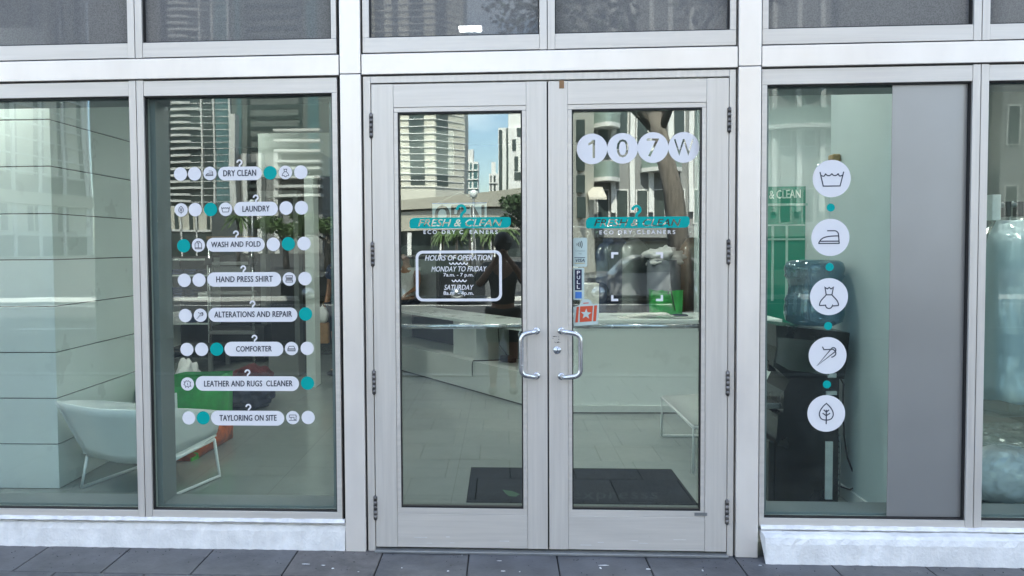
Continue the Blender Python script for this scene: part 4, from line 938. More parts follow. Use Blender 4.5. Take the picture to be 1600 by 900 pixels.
m = MB(); m.box(sx(1202), sx(1225), y0 + .05, y1 - .05, at(1260, 642, .8).z, at(1260, 633, .8).z, .004); m.build('drip_tray', M['cooler_steel'], t)
m = MB(); xk = sx(1313)
for k in range(12):
    z = .05 + k * .034; m.tube([(xk + .006, y0 + .02, z), (xk + .006, y1 - .03, z)], .0035, 6)
for yy in (y0 + .02, y1 - .03): m.tube([(xk + .010, yy, .05), (xk + .010, yy, .43)], .0035, 6)
m.build('condenser_coil', M['grey_metal'], t)
m = MB(); m.box(sx(1291), sx(1302), y0 + .0, y0 + .011, at(1260, 690, .8).z, at(1260, 780, .8).z); m.build('side_label', M['paper'], t)
m = MB(); m.box(sx(1292), sx(1306), y0 - .006, y0 + .011, at(1260, 590, .8).z, at(1260, 583, .8).z, .002); m.box(sx(1291), sx(1307), y0 - .006, y0 + .011, at(1260, 617, .8).z, at(1260, 611, .8).z, .002); m.build('white_clip', M['paper'], t)
bx = at(1272, 450, .97).x; zb = cz(509); zt_ = cz(406); hb = zt_ - zb; r = .175
prof = [(.06, 0), (.12, .005), (.165, .03), (r, .07), (r, .12), (.168, .14), (r * .99, .16), (.155, .20), (.150, .24), (.160, .29), (r, .31), (.168, .325), (r, .345), (r, hb - .05), (.165, hb - .02), (.14, hb - .004), (.06, hb)]
m = MB(); m.lathe([(a_, b_) for a_, b_ in prof], (bx, .97, zb + .001), 40); tag(m.build('water_bottle', M['bottle']), 'large ribbed blue water bottle upside down on the black cooler', 'water bottle')
m = MB(); P3 = [(1313, 590), (1318, 600), (1317, 640), (1319, 680), (1324, 715), (1333, 738), (1339, 750), (1338, 760), (1328, 765), (1312, 760), (1300, 750)]
m.tube([at(px, py, .84 + .02 * (k % 2)) for k, (px, py) in enumerate(P3)], .0055, 8); tag(m.build('extension_lead', M['black']), 'black power cord looping from the water cooler to the wall', 'cord')
c = at(1303, 250, 1.1)
t = thing('door_closer', 'small brass bracket with a black arm high on the wall above the cooler', 'bracket', (2.12, 1.1, c.z))
m = MB(); m.box(2.09, 2.141, 1.06, 1.14, c.z - .03, c.z + .035, .01); m.build('housing', mat('brass', (.42, .30, .14), .4, .4), t)
m = MB(); m.tube([(2.09, 1.1, c.z - .005), (2.06, 1.11, c.z - .015), (2.02, 1.12, c.z - .03)], .007, 8); m.build('arm', M['steel'], t)

# poster on the rear partition, added in place of a shopfront reflection
Y = 4.285
t = thing('shopfront_standin', 'green poster for a mirrored shopfront, added behind the water bottle', 'standin', at(1230, 505, Y))
a = at(1168, 505, Y); b = at(1259, 291, Y)
m = MB(); m.box(a.x, b.x, Y, Y + .008, a.z, b.z, .001); m.build('sheet', M['shop_green'], t)
m = MB(); z_ = at(1200, 320, Y).z; m.box(a.x - .02, b.x + .02, Y - .006, Y - .001, z_ - .012, z_ + .012); z_ = at(1200, 352, Y).z; m.box(a.x, b.x, Y - .006, Y - .001, z_ - .008, z_ + .008)
for px in (1207, 1229): q = at(px, 400, Y).x; m.box(q - .012, q + .012, Y - .006, Y - .001, at(1200, 470, Y).z, z_ - .009)
z_ = at(1200, 374, Y).z; m.box(a.x, b.x, Y - .009, Y - .0065, z_ - .01, z_ + .01); m.build('shopfront_frame', mat('pale green trim', (.30, .48, .42), .6), t)
m = MB(); text_px(m, 'FRESH & CLEAN', 1165, 1251, 299, 312, Y - .001, bold=.02, ydrop=-3); m.build('lettering', mat('pale lettering', (.55, .68, .62), .6), t)
# ------------------------------------------------------------------ end bay: rail, bagged clothes, linen sack
Y = .75
t = thing('garment_rail', 'metal wall rail holding bagged clothes in the end window', 'clothes rail', (at(1590, 320, Y).x, Y, at(1590, 320, Y).z))
z_ = at(1590, 320, Y).z; x0_ = at(1551, 320, Y).x
m = MB(); m.tube([(x0_, Y, z_), (4.2, Y, z_)], .016, 12); m.build('rail', M['grey_metal'], t)
m = MB(); m.box(x0_ - .02, x0_ + .03, Y - .03, Y + .03, z_ - .09, z_ + .06, .004); m.build('bracket', M['paper'], t)
m = MB()
for k in range(9): m.box(x0_ + .06 + k * .07, x0_ + .09 + k * .07, Y - .03, Y + .03, z_ - .07, z_ + .02, .006)
m.build('divider_clip', M['black'], t)
for k, (dx, mn) in enumerate(((.10, 'shirt_blue'), (.33, 'shirt_white'), (.56, 'navy_fab'))):
    x = x0_ + dx; h = 1.05
    tt = thing('garment', ['pale blue shirt in clear plastic nearest the window mullion', 'white shirt in clear plastic in the end window', 'navy jacket in clear plastic farthest along the end window rail'][k], 'garment', (x, Y, z_ - h - .1), 'bagged clothes in the end window')
    m = MB(); garment(m, x, Y, z_ - .09, .34, .22, h, 20 + k, 1.0); m.build('cloth', M['wall_cool'] if k == 0 else M[mn], tt)
    m = MB(); garment(m, x, Y, z_ - .08, .40, .32, h * 1.08, 40 + k, 1.0)
    bm = bmesh.new(); bv = [bm.verts.new(p) for p in m.v]
    for q in m.f: bm.faces.new([bv[u] for u in q])
    bmesh.ops.subdivide_edges(bm, edges=list(bm.edges), cuts=2, use_grid_fill=True)
    for q in bm.verts:
        p = q.co * 9; n3 = Vector((NZ.noise(p), NZ.noise(p + Vector((9, 2, 5))), 0)); q.co = q.co + n3 * .035
    m = MB(); m.bm(bm); m.build('plastic_cover', M['poly'], tt)
    m = MB(); m.tube([(x, Y, z_ - .1), (x, Y, z_ + .0), (x + .02, Y, z_ + .022), (x + .03, Y, z_)], .003, 6); m.build('hanger', M['steel'], tt)
c = gp(1572, 788)
t = thing('linen_sack', 'clear plastic sack of folded white linen on the floor of the end window', 'sack', (c.x, c.y, 0))
def crumple(m, c, r, seed, amp, sub, fr, sharp, flat=False):
    bm = bmesh.new(); bmesh.ops.create_icosphere(bm, subdivisions=sub, radius=1); c = Vector(c)
    for q in bm.verts:
        o = Vector((seed * 3.1, seed * 1.3, seed * 2.2)); p = q.co
        d = 1 + amp * (NZ.noise(p * fr + o) + .6 * (1 - 2 * abs(NZ.noise(p * fr * 2.1 + o))) * sharp + .35 * (1 - 2 * abs(NZ.noise(p * fr * 4.3 + o))) * sharp)
        q.co = Vector((c.x + p.x * r[0] * d, c.y + p.y * r[1] * d, max(.003, c.z + p.z * r[2] * d)))
    return m.bm(bm, not flat)
m = MB(); crumple(m, (c.x, c.y + .05, .17), (.22, .18, .17), 3, .10, 5, 2.2, 1.0); m.build('folded_linen', M['shirt_white'], t)
m = MB(); crumple(m, (c.x, c.y + .05, .20), (.245, .205, .215), 9, .12, 4, 2.6, 1.0, True); crumple(m, (c.x + .02, c.y + .05, .415), (.17, .13, .055), 12, .40, 4, 3.0, 1.0, True); m.build('plastic_sack', M['poly'], t)

# ------------------------------------------------------------------ back of the shop
a = gp(268, 560); Yb = 6.9
x0_ = at(262, 500, Yb).x; x1_ = at(327, 500, Yb).x
t = thing('shelving_unit', 'white shelving unit with folded linen at the back of the shop', 'shelves', ((x0_ + x1_) / 2, Yb, 0))
m = MB()
for x in (x0_, x1_): m.box(x - .02, x + .02, Yb, Yb + .4, 0, 1.45)
m.build('side_panel', M['wall_white'], t)
for z in (.12, .5, .86, 1.2, 1.43):
    m = MB(); m.box(x0_ + .021, x1_ - .021, Yb + .01, Yb + .4, z - .012, z + .012); m.build('shelf', M['wall_white'], t)
rnd = random.Random(5)
for z, nm in ((.512, 'linen_stack'), (.872, 'linen_stack'), (1.212, 'linen_stack')):
    for k in range(3):
        m = MB(); x = x0_ + .06 + k * .19
        for j in range(rnd.randint(2, 4)): m.box(x, x + .15 + rnd.uniform(-.01, .01), Yb + .03, Yb + .33, z + .001 + j * .04, z + .037 + j * .04, .008)
        tag(m.build(nm, M[rnd.choice(('shirt_white', 'shirt_blue', 'kraft', 'navy_fab'))]), 'folded linen stack on the white shelving unit', 'linen', 'linen stacks on the shelving unit')
Yt = 5.7; x0_ = at(258, 560, Yt).x; x1_ = at(332, 560, Yt).x; z_ = at(300, 546, Yt).z
t = thing('work_table', 'dark topped work table in front of the white shelving unit', 'table', ((x0_ + x1_) / 2, Yt, 0))
m = MB(); m.box(x0_, x1_, Yt, Yt + .7, z_ - .04, z_, .004); m.build('table_top', M['wall_dark'], t)
for x in (x0_ + .04, x1_ - .04):
    for y in (Yt + .04, Yt + .66): m = MB(); m.box(x - .025, x + .025, y - .025, y + .025, 0, z_ - .041); m.build('leg', M['grey_metal'], t)
Yr = 6.4; x0_ = at(329, 500, Yr).x; x1_ = at(396, 500, Yr).x
t = thing('pressing_rack', 'grey steel pressing rack with black brackets near the back doorway', 'rack', ((x0_ + x1_) / 2, Yr, 0))
for x in (x0_, x1_):
    m = MB(); m.tube([(x, Yr, 0), (x, Yr, at(330, 372, Yr).z)], .022, 10); m.build('upright', M['steel'], t)
    m = MB(); m.box(x - .045, x + .045, Yr - .05, Yr + .04, at(330, 414, Yr).z, at(330, 403, Yr).z, .006); m.build('bracket', M['black'], t)
for y, mn in ((372, 'wood'), (412, 'grey_metal'), (458, 'grey_metal'), (520, 'grey_metal')):
    m = MB(); z = at(360, y, Yr).z; m.box(x0_ - .03, x1_ + .03, Yr - .025, Yr + .10, z - .02, z + .025, .004); m.build('crossbar', M[mn], t)
m = MB(); m.box(x0_ + .05, x1_ - .05, Yr + .03, Yr + .05, at(360, 448, Yr).z, at(360, 416, Yr).z); m.build('press_plate', M['wall_grey'], t)
m = MB(); m.box(x0_ - .05, x1_ + .1, Yr + .15, Yr + .5, at(360, 590, Yr).z * 0 + .02, .5); m.build('boiler', M['wall_dark'], t)
def softbag(name, label, px0, px1, ytop, ybase, mn, seed, grp=None, cat='bag'):
    c = gp((px0 + px1) / 2, ybase); Y = c.y; a = at(px0, ybase, Y); b = at(px1, ytop, Y); h = (b.z)
    m = MB(); m.blob((c.x, Y + .15, h * .48), ((b.x - a.x) / 2, .2, h * .54), seed, .28, 4, 2.6)
    m.v = [Vector((v.x, v.y, max(v.z, .002))) for v in m.v]; return tag(m.build(name, M[mn]), label, cat, grp)
softbag('duffel_bag', 'dark red and black duffel bag on the shop floor behind the services list', 352, 420, 573, 632, 'red_fab', 3)
softbag('duffel_bag', 'navy black duffel bag lying in front of the dark red one', 348, 418, 598, 642, 'navy_fab', 6)
softbag('laundry_sack', 'bundle wrapped in clear plastic beside the green bag', 268, 300, 566, 640, 'shirt_white', 8, cat='laundry sack')
c = gp(443, 588); a = at(420, 586, c.y); b = at(466, 553, c.y)
t = thing('crate', 'grey box on the floor below the back doorway', 'box', (c.x, c.y, 0))
m = MB(); m.box(a.x, b.x, c.y, c.y + .35, .001, b.z, .008); m.build('box_body', M['grey_conc'], t)
m = MB(); m.box(a.x - .01, b.x + .01, c.y - .008, c.y + .36, b.z, b.z + .02, .004); m.build('lid', M['grey_metal'], t)
m = MB(); m.box(-1.9, -1.0, 8.0, 8.5, 0, 1.5); sm = thing('sewing_cabinet', 'dark grey cabinet against the rear wall beyond the counter', 'cabinet', (-1.45, 8.2, 0)); m.build('cabinet_body', M['wall_dark'], sm)
m = MB(); m.box(-1.86, -1.47, 7.985, 7.999, .1, 1.4); m.box(-1.43, -1.04, 7.985, 7.999, .1, 1.4); m.build('cabinet_door', M['grey_metal'], sm)
#--PART4--
# ------------------------------------------------------------------ people
def skin_mesh(verts, edges, xf, sub=2):
    me = bpy.data.meshes.new('tmp'); me.from_pydata([v[0] for v in verts], [], []) if False else me.from_pydata([v[0] for v in verts], edges, [])
    o = bpy.data.objects.new('tmp', me); COL.objects.link(o)
    md = o.modifiers.new('skin', 'SKIN'); md.use_smooth_shade = True; md.branch_smoothing = .6
    for i, v in enumerate(verts):
        r = v[1]; o.data.skin_vertices[0].data[i].radius = r if isinstance(r, tuple) else (r, r); o.data.skin_vertices[0].data[i].use_root = (i == 0)
    s = o.modifiers.new('sub', 'SUBSURF'); s.levels = sub; s.render_levels = sub
    dg = bpy.context.evaluated_depsgraph_get(); dg.update(); ev = o.evaluated_get(dg); mm = ev.to_mesh()
    vs = [xf @ v.co for v in mm.vertices]; fs = [list(p.vertices) for p in mm.polygons]; ev.to_mesh_clear(); bpy.data.objects.remove(o); bpy.data.meshes.remove(me)
    mb = MB(); mb.add(vs, fs, True); return mb
def person(label, loc, rot, h, arms, skin, top, bottom, hairlen, sleeve=.55, legcut=.25, feet=.0, shoe='black'):
    xf = Matrix.Translation(loc) @ Matrix.Rotation(rot, 4, 'Z') @ Matrix.Scale(h, 4)
    V = []; E = []
    def add(p, r, par=None):
        V.append((Vector(p), r)); i = len(V) - 1
        if par is not None: E.append((par, i))
        return i
    J = {}
    J['pel'] = add((0, 0, .53), (.078, .058)); J['wai'] = add((0, 0, .61), (.072, .052), J['pel']); J['che'] = add((0, .0, .73), (.092, .060), J['wai'])
    J['nb'] = add((0, -.005, .815), (.045, .036), J['che']); J['nk'] = add((0, .0, .855), (.032, .032), J['nb']); J['hc'] = add((0, .012, .905), (.046, .056), J['nk']); J['ht'] = add((0, .006, .955), (.043, .052), J['hc']); J['tp'] = add((0, .004, .985), (.024, .028), J['ht'])
    J['no'] = add((0, .072, .905), .009, J['hc'])
    for s, ar in ((-1, arms[0]), (1, arms[1])):
        sh = add((s * .108, -.004, .795), .034, J['che']); el = add((s * ar[0][0], ar[0][1], ar[0][2]), .025, sh); wr = add((s * ar[1][0], ar[1][1], ar[1][2]), .0165, el)
        d = (V[wr][0] - V[el][0]).normalized(); pm = add(V[wr][0] + d * .035, (.020, .013), wr)
        sd = d.cross(Vector((0, 0, 1))); sd = sd.normalized() if sd.length > .2 else Vector((0, 1, 0))
        for k, ln in ((-1.5, .032), (-.5, .040), (.5, .043), (1.5, .038)):
            b_ = add(V[pm][0] + d * .016 + sd * k * .0095, .0055, pm); c_ = add(V[b_][0] + d * ln * .5 - Vector((0, 0, .004)), .0050, b_); add(V[c_][0] + d * ln * .45 - Vector((0, 0, .012)), .0042, c_)
        tb = add(V[wr][0] + d * .018 + sd * -.020, .0065, wr); add(V[tb][0] + d * .026 - sd * .012, .0052, tb)
        J['sh%d' % s], J['el%d' % s], J['wr%d' % s] = sh, el, wr
        hp = add((s * .052, 0, .49), .058, J['pel']); kn = add((s * .060, .012, .275), .036, hp); cf = add((s * .061, -.006, .19), .034, kn); an = add((s * .062, -.008, .045), .021, cf); add((s * .066, .07, .018), (.022, .014), an)
        J['hp%d' % s], J['kn%d' % s], J['an%d' % s] = hp, kn, an
    t = skin_mesh(V, E, xf).build('person', M[skin]); tag(t, label, 'person'); WLOC[t.name] = Vector(t.location)
    def P(j): return V[J[j]][0]
    sv = [(P('pel') + Vector((0, 0, -.01)), (.090, .068)), (P('wai'), (.086, .064)), (P('che'), (.104, .072)), (P('nb') + Vector((0, 0, -.005)), (.052, .042))]; se = [(0, 1), (1, 2), (2, 3)]
    for s in (-1, 1):
        a, b = P('sh%d' % s), P('el%d' % s); sv.append((a, .052)); se.append((2, len(sv) - 1)); sv.append((a + (b - a) * sleeve, .046)); se.append((len(sv) - 2, len(sv) - 1))
    skin_mesh(sv, se, xf).build('shirt', M[top], t)
    sv = [(P('pel'), (.092, .070))]; se = []
    for s in (-1, 1):
        a, b, c = P('hp%d' % s), P('kn%d' % s), P('an%d' % s); sv.append((a, .070)); se.append((0, len(sv) - 1))
        if legcut > .12: sv.append((a + (b - a) * .9, .050)); se.append((len(sv) - 2, len(sv) - 1))
        else: sv.append((b, .048)); se.append((len(sv) - 2, len(sv) - 1)); sv.append((c + Vector((0, 0, .01)), .036)); se.append((len(sv) - 2, len(sv) - 1))
    skin_mesh(sv, se, xf).build('trousers', M[bottom], t)
    m = MB(xf)
    for s in (-1, 1): m.blob((s * .065, .035, .020), (.028, .072, .022), 2 + s, .05)
    m.build('shoes', M[shoe], t)
    m = MB(xf); m.blob((0, -.006, .945), (.058, .066, .062), 4, .08, 3)
    if hairlen > .05: m.blob((0, -.045, .945 - hairlen * .5), (.056, .034, hairlen * .62 + .02), 5, .10, 3)
    hr_ = m; m.v = [v for v in m.v]; m.build('hair', M['hair'], t)
    m = MB(xf)
    for s in (-1, 1): m.blob((s * .019, .062, .922), (.0065, .004, .0042), 1, 0, 2)
    m.build('eyes', M['black'], t); m = MB(xf); m.blob((0, .0635, .880), (.017, .004, .0038), 1, 0, 2); m.build('mouth', M['red_fab'], t)
    return t
DOWN = ((.135, -.01, .63), (.145, .03, .49))
# photographer: seen only mirrored in the door glass, holding the phone at the lens
PH = (( .150, .10, .68), (.035, .165, .845))
person('photographer in dark clothes and shorts holding up a phone, mirrored in the door', (.00, -DIST - .36, 0), 0.0, 1.74, (PH, PH), 'skin_dark', 'shirt_dark', 'shorts', .0, .95, .3)
m = MB(); m.box(-.075, .075, -DIST - .028, -DIST - .019, EYE - .045, EYE + .03, .004); tag(m.build('smartphone', M['black']), 'black phone held sideways by the photographer', 'phone')
pw = at(635, 430, 6.9)
person('woman in a white sleeveless top with dark hair behind the counter', (pw.x, 6.9, 0), R_(160), 1.60, (((.13, .04, .64), (.10, .15, .60)), ((.13, .04, .64), (.10, .15, .60))), 'skin', 'shirt_white', 'navy_fab', .17, .10, .05)
pc_ = at(519, 430, 5.5)
cust = person('customer in a blue shirt and shorts near the doorway at the back', (pc_.x + .13, 5.5, 0), R_(150), 1.70, (DOWN, DOWN), 'skin', 'shirt_blue', 'navy_fab', .0, .6, .3)
Y = 5.4; a = at(493, 537, Y); b = at(512, 480, Y); t = thing('carrier_bag', 'kraft carrier bag with a white plastic top beside the customer', 'bag', ((a.x + b.x) / 2, Y, a.z))
m = MB(); zm = at(500, 505, Y).z; m.box(a.x, b.x, Y, Y + .09, a.z, zm, .012); m.build('kraft_body', M['kraft'], t)
m = MB(); m.blob(((a.x + b.x) / 2, Y + .045, (zm + b.z) / 2), ((b.x - a.x) * .46, .045, (b.z - zm) * .56), 3, .3, 3, 3); m.build('plastic_top', M['shirt_white'], t)
m = MB(); m.tube([((a.x + b.x) / 2, Y + .04, b.z), (pc_.x - .10, Y + .06, .92)], .004, 6); m.build('bag_handle', M['kraft'], t)

# ------------------------------------------------------------------ street opposite (seen mirrored in the glass)
def leaves(m, c, r, n, size, rnd):
    for k in range(n):
        while True:
            p = Vector((rnd.uniform(-1, 1), rnd.uniform(-1, 1), rnd.uniform(-1, 1)))
            if .25 < p.length < 1: break
        q = Vector((c[0] + p.x * r[0], c[1] + p.y * r[1], c[2] + p.z * r[2]))
        a = Vector((rnd.gauss(0, 1), rnd.gauss(0, 1), rnd.gauss(0, .6))).normalized(); b = a.cross(Vector((rnd.gauss(0, 1), rnd.gauss(0, 1), rnd.gauss(0, 1)))).normalized(); s = size * rnd.uniform(.6, 1.4)
        m.add([q - a * s, q + b * s * .45, q + a * s, q - b * s * .45], [(0, 1, 2, 3)])
def tree(label, px, Lm, h, cr, seed, n=1600, size=.16, lean=0.0, group=None, mn='leaf', r0=.22):
    rnd = random.Random(seed); b = mir(px, 400, Lm); base = Vector((b.x, -Lm, -.004)); t = thing('street_tree', label, 'tree', base, group)
    tr = MB(); top = base + Vector((lean, 0, h * .62)); midp = base + Vector((lean * .35, .1, h * .33))
    tr.tube([base, midp, top], [r0 * 1.25, r0, r0 * .7], 12); cl = []
    for k in range(8):
        an = k * 2.4 + rnd.uniform(-.3, .3); e = top + Vector((math.cos(an) * cr * rnd.uniform(.5, .95), math.sin(an) * cr * rnd.uniform(.4, .9), h * rnd.uniform(.06, .36)))
        s = midp + (top - midp) * rnd.uniform(.5, 1); tr.tube([s, (s + e) / 2 + Vector((0, 0, h * .04)), e], [r0 * .42, r0 * .25, r0 * .08], 8); cl.append(e)
    tr.build('trunk', M['trunk'], t); cm = MB()
    for e in cl: leaves(cm, e, (cr * rnd.uniform(.3, .5), cr * rnd.uniform(.3, .5), h * rnd.uniform(.08, .14)), n // 8, size, rnd)
    cm.build('crown', M[mn], t); return t
def palm(label, px, Lm, h, seed, group=None):
    rnd = random.Random(seed); b = mir(px, 400, Lm); base = Vector((b.x, -Lm, -.004)); t = thing('palm_tree', label, 'palm tree', base, group)
    m = MB(); m.tube([base, base + Vector((.1, 0, h * .5)), base + Vector((.05, 0, h))], [.17, .12, .10], 10); m.build('trunk', M['trunk'], t)
    m = MB(); tp = base + Vector((.05, 0, h))
    for k in range(30):
        an = k * 2.39996; el = rnd.uniform(-.2, 1.0); ln = rnd.uniform(.9, 1.4); d = Vector((math.cos(an), math.sin(an), 0)); sd = Vector((-d.y, d.x, 0)); prev = None
        for j in range(7):
            u = j / 6; p = tp + d * ln * u * math.cos(el * .6) + Vector((0, 0, ln * (math.sin(el) * u - .9 * u * u)))
            if prev is not None:
                for s in (-1, 1): m.add([prev, p, p + sd * s * .16 * (1 - u * .7) - Vector((0, 0, .12)), prev + sd * s * .17 * (1 - u * .6) - Vector((0, 0, .10))], [(0, 1, 2, 3)])
            prev = p
    m.build('crown', M['leaf_mid'], t)
for px, Lm, h, sd in ((712, 62, 2.7, 1), (733, 60, 3.0, 2), (752, 68, 2.8, 3), (768, 64, 2.6, 4), (372, 60, 4.2, 5), (790, 66, 2.9, 6), (690, 66, 2.7, 7)):
    palm('palm tree across the street, mirrored in the shop glass', px, Lm, h, sd, 'palms across the street')
tree('tree with dense crown across the street beside the palms', 838, 34, 4.1, 1.7, 11, 2200, .13, -.2)
tree('green tree across the street behind the road edge', 512, 46, 4.0, 2.6, 12, 2400, .15, 0, None, 'leaf_mid')
tree('green tree far along the opposite pavement', 446, 52, 3.7, 2.6, 13, 2200, .15, 0, None, 'leaf_mid')
tree('leaning street tree with a thick trunk in front of the apartment house', 1072, 15, 8.6, 3.6, 14, 2600, .12, -.9, None, 'leaf', .24)
# piers: the two wide ones are added to darken the mirrored street
def pier(label, px0, px1, Lm, mt='pier_conc', h=14):
    a = mir(px0, 400, Lm); b = mir(px1, 400, Lm); t = thing('mirrored_pier', label, 'pier', ((a.x + b.x) / 2, -Lm, 0), 'concrete guideway piers')
    m = MB(); m.box(a.x, b.x, -Lm - .35, -Lm, -.13, h, .06); m.build('shaft', M[mt], t)
    m = MB(); m.box(a.x - .8, b.x + .8, -Lm - .5, -Lm + .1, h + .001, h + 1.2, .08); m.build('pier_cap', M[mt], t)
pier('added concrete pier that darkens the reflection in the panelled wall window', 141, 256, 10)
pier('added concrete pier that darkens the reflection beside the backing panel', 1309, 1530, 10)
pier('narrow concrete pier opposite the end window', 1549, 1567, 12)

def bthing(name, label, x, Lm, cat='building', group=None): return thing(name, label, cat, (x, -Lm, 0), group)
def X_(px, Lm): return mir(px, 390, Lm).x
def Z_(py, Lm, px=785): return mir(px, py, Lm).z
# cream office tower + podium (left door)
Lm = 165
t = bthing('office_tower', 'cream office tower with dark window strips on a beige podium', X_(640, Lm), Lm)
xa_, xb_, xc_ = X_(535, Lm), X_(681, Lm), X_(722, Lm); Ht = 75
m = MB(); m.prism([(xa_, -Lm, -.5), (xb_, -Lm, -.5), (xc_ + .3, -Lm - 7, -.5), (xc_ + .3, -Lm - 25, -.5), (xa_, -Lm - 25, -.5)], (0, 0, Ht)); m.build('wall', M['cream'], t)
for p0, p1 in ((560, 575), (590, 604), (616, 626), (642, 665)):
    m = MB(); m.box(X_(p0, Lm), X_(p1, Lm), -Lm - .1, -Lm + .12, 15, Ht - 1); m.build('window_strip', M['dark_win'], t)
u0, u1 = Vector((xb_, -Lm, 0)), Vector((xc_ + .3, -Lm - 7, 0)); dv = u1 - u0; nn = Vector((-dv.y, dv.x, 0)).normalized(); nn = nn if nn.y > 0 else -nn
m = MB(); a, b = u0 + dv * .06, u0 + dv * .42; m.prism([a + nn * .12 + Vector((0, 0, 15)), b + nn * .12 + Vector((0, 0, 15)), b + nn * .12 + Vector((0, 0, Ht - 1)), a + nn * .12 + Vector((0, 0, Ht - 1))], nn * -.2); m.build('window_strip', M['dark_win'], t)
k = 0; z = 14.5
while z < Ht - 2:
    m = MB(); m.prism([(xa_, -Lm + .3, z), (xb_ + .1, -Lm + .3, z), (xc_ + .45, -Lm - 7, z), (xc_ + .3, -Lm - 7.2, z), (xb_, -Lm, z), (xa_, -Lm, z)], (0, 0, .16)); m.build('ledge', M['white_conc'], t); z += 1.48
def curved_band(m, px0, px1, L0, L1, z0a, z1a, z0b, z1b, dep=3, n=16):
    vs = []; fs = []
    for i in range(n + 1):
        u = i / n; Lc = L0 + (L1 - L0) * u; x = X_(px0 + (px1 - px0) * u, Lc); s = u * u
        za = z0a + (z0b - z0a) * s; zb = z1a + (z1b - z1a) * s
        vs += [(x, -Lc, za), (x, -Lc, zb), (x, -Lc - dep, zb), (x, -Lc - dep, za)]
    for i in range(n):
        for j in range(4): fs.append((i * 4 + j, i * 4 + (j + 1) % 4, (i + 1) * 4 + (j + 1) % 4, (i + 1) * 4 + j))
    fs += [[0, 1, 2, 3], [n * 4 + j for j in range(4)]]; m.add(vs, fs)
m = MB(); curved_band(m, 540, 900, 150, 92, Z_(331, 150), Z_(318, 150), Z_(326, 92), Z_(283, 92), 8); m.build('podium_parapet', M['beige'], t)
m = MB(); curved_band(m, 540, 900, 151, 93.5, Z_(362, 151), Z_(334, 151), Z_(360, 93), Z_(330, 93), 8); m.build('podium_wall', M['beige'], t)
m = MB(); curved_band(m, 540, 900, 154, 96, -.5, Z_(363, 154), -.5, Z_(361, 96), 8); m.build('podium_glazing', M['dark_win'], t)
for px in (600, 640, 690, 740, 770):
    m = MB(); Lc = 150 - (px - 540) / 360 * 58; c = X_(px, Lc); m.box(c - .35, c + .35, -Lc - .4, -Lc + .3, -.5, Z_(363, Lc)); m.build('column', M['white_conc'], t)
# far towers
Lm = 300
def simple_tower(name, label, p0, p1, ytop, Lm, wm, strips, lm, step, gm='teal_win', dep=16):
    t = bthing(name, label, X_((p0 + p1) / 2, Lm), Lm); a, b, H = X_(p0, Lm), X_(p1, Lm), Z_(ytop, Lm)
    m = MB(); m.box(a, b, -Lm - dep, -Lm, -.5, H); m.build('wall', M[wm], t)
    for q0, q1, y0, y1 in strips:
        m = MB(); m.box(X_(q0, Lm), X_(q1, Lm), -Lm - .1, -Lm + .25, Z_(y1, Lm), Z_(y0, Lm)); m.build('window_strip', M[gm], t)
    z = 6
    while lm and z < H - 1:
        m = MB(); m.box(a - .2, b + .2, -Lm + .0, -Lm + .6, z, z + .45); m.build('floor_band', M[lm], t); z += step
    m = MB(); m.box(a + (b - a) * .25, a + (b - a) * .7, -Lm - dep * .7, -Lm - 1, H, H + 5); m.build('roof_plant', M[wm], t)
    return t
simple_tower('glass_tower', 'distant teal glass tower beside the cream office tower', 721, 748, 252, 300, 'white_conc', [(722, 733, 254, 400), (735, 738, 254, 400), (741, 747, 256, 400)], 'white_conc', 3.6)
simple_tower('apartment_tower', 'white apartment tower with dark window columns in the distance', 779, 842, 199, 260, 'white_conc', [(780, 785, 203, 300), (791, 794, 200, 300), (800, 806, 218, 236), (808, 818, 200, 213), (803, 809, 245, 268), (803, 818, 270, 282), (822, 836, 206, 400)], None, 3.4, 'dark_win')
simple_tower('white_tower', 'small white tower block in the distance between the two larger towers', 765, 779, 271, 330, 'white_conc', [(767, 769, 274, 400), (772, 775, 274, 400)], 'white_conc', 4.5, 'dark_win')
# balcony tower (services window)
Lm = 350
t = bthing('balcony_tower', 'tall white tower with curved balconies mirrored above the services list', X_(300, Lm), Lm)
a, b, c = X_(262, Lm), X_(318, Lm), X_(364, Lm); H = 128
m = MB(); m.box(a, c, -Lm - 25, -Lm, -.5, H); m.build('wall', M['grey_conc'], t)
m = MB(); m.box(X_(322, Lm), X_(336, Lm), -Lm - .1, -Lm + .5, 12, H - 2); m.build('window_strip', M['dark_win'], t)
m = MB(); m.box(X_(341, Lm), X_(362, Lm), -Lm - .1, -Lm + .5, 12, H - 2); m.build('window_strip', M['teal_win'], t)
m = MB(); m.box(a + .5, b - .3, -Lm - .1, -Lm + .4, 12, H - 2); m.build('window_strip', M['dark_win'], t)
z = 20; k = 0
while z < H - 3:
    m = MB(); b2 = X_(302 if k % 3 else 318, Lm); pts = [(a + (b2 - a) * i / 8, -Lm + 1.0 + 1.8 * math.sin(math.pi * i / 8), z) for i in range(9)] + [(b2, -Lm, z), (a, -Lm, z)]
    m.prism(pts, (0, 0, 1.05)); m.build('balcony', M['white_conc'], t)
    m = MB(); m.box(b2 + .2, c + .2, -Lm, -Lm + .7, z, z + .3); m.build('floor_band', M['white_conc'], t); z += 3.05; k += 1
for px in (319, 338, 363): m = MB(); m.box(X_(px, Lm) - .4, X_(px, Lm) + .4, -Lm, -Lm + .9, 8, H); m.build('fin', M['white_conc'], t)
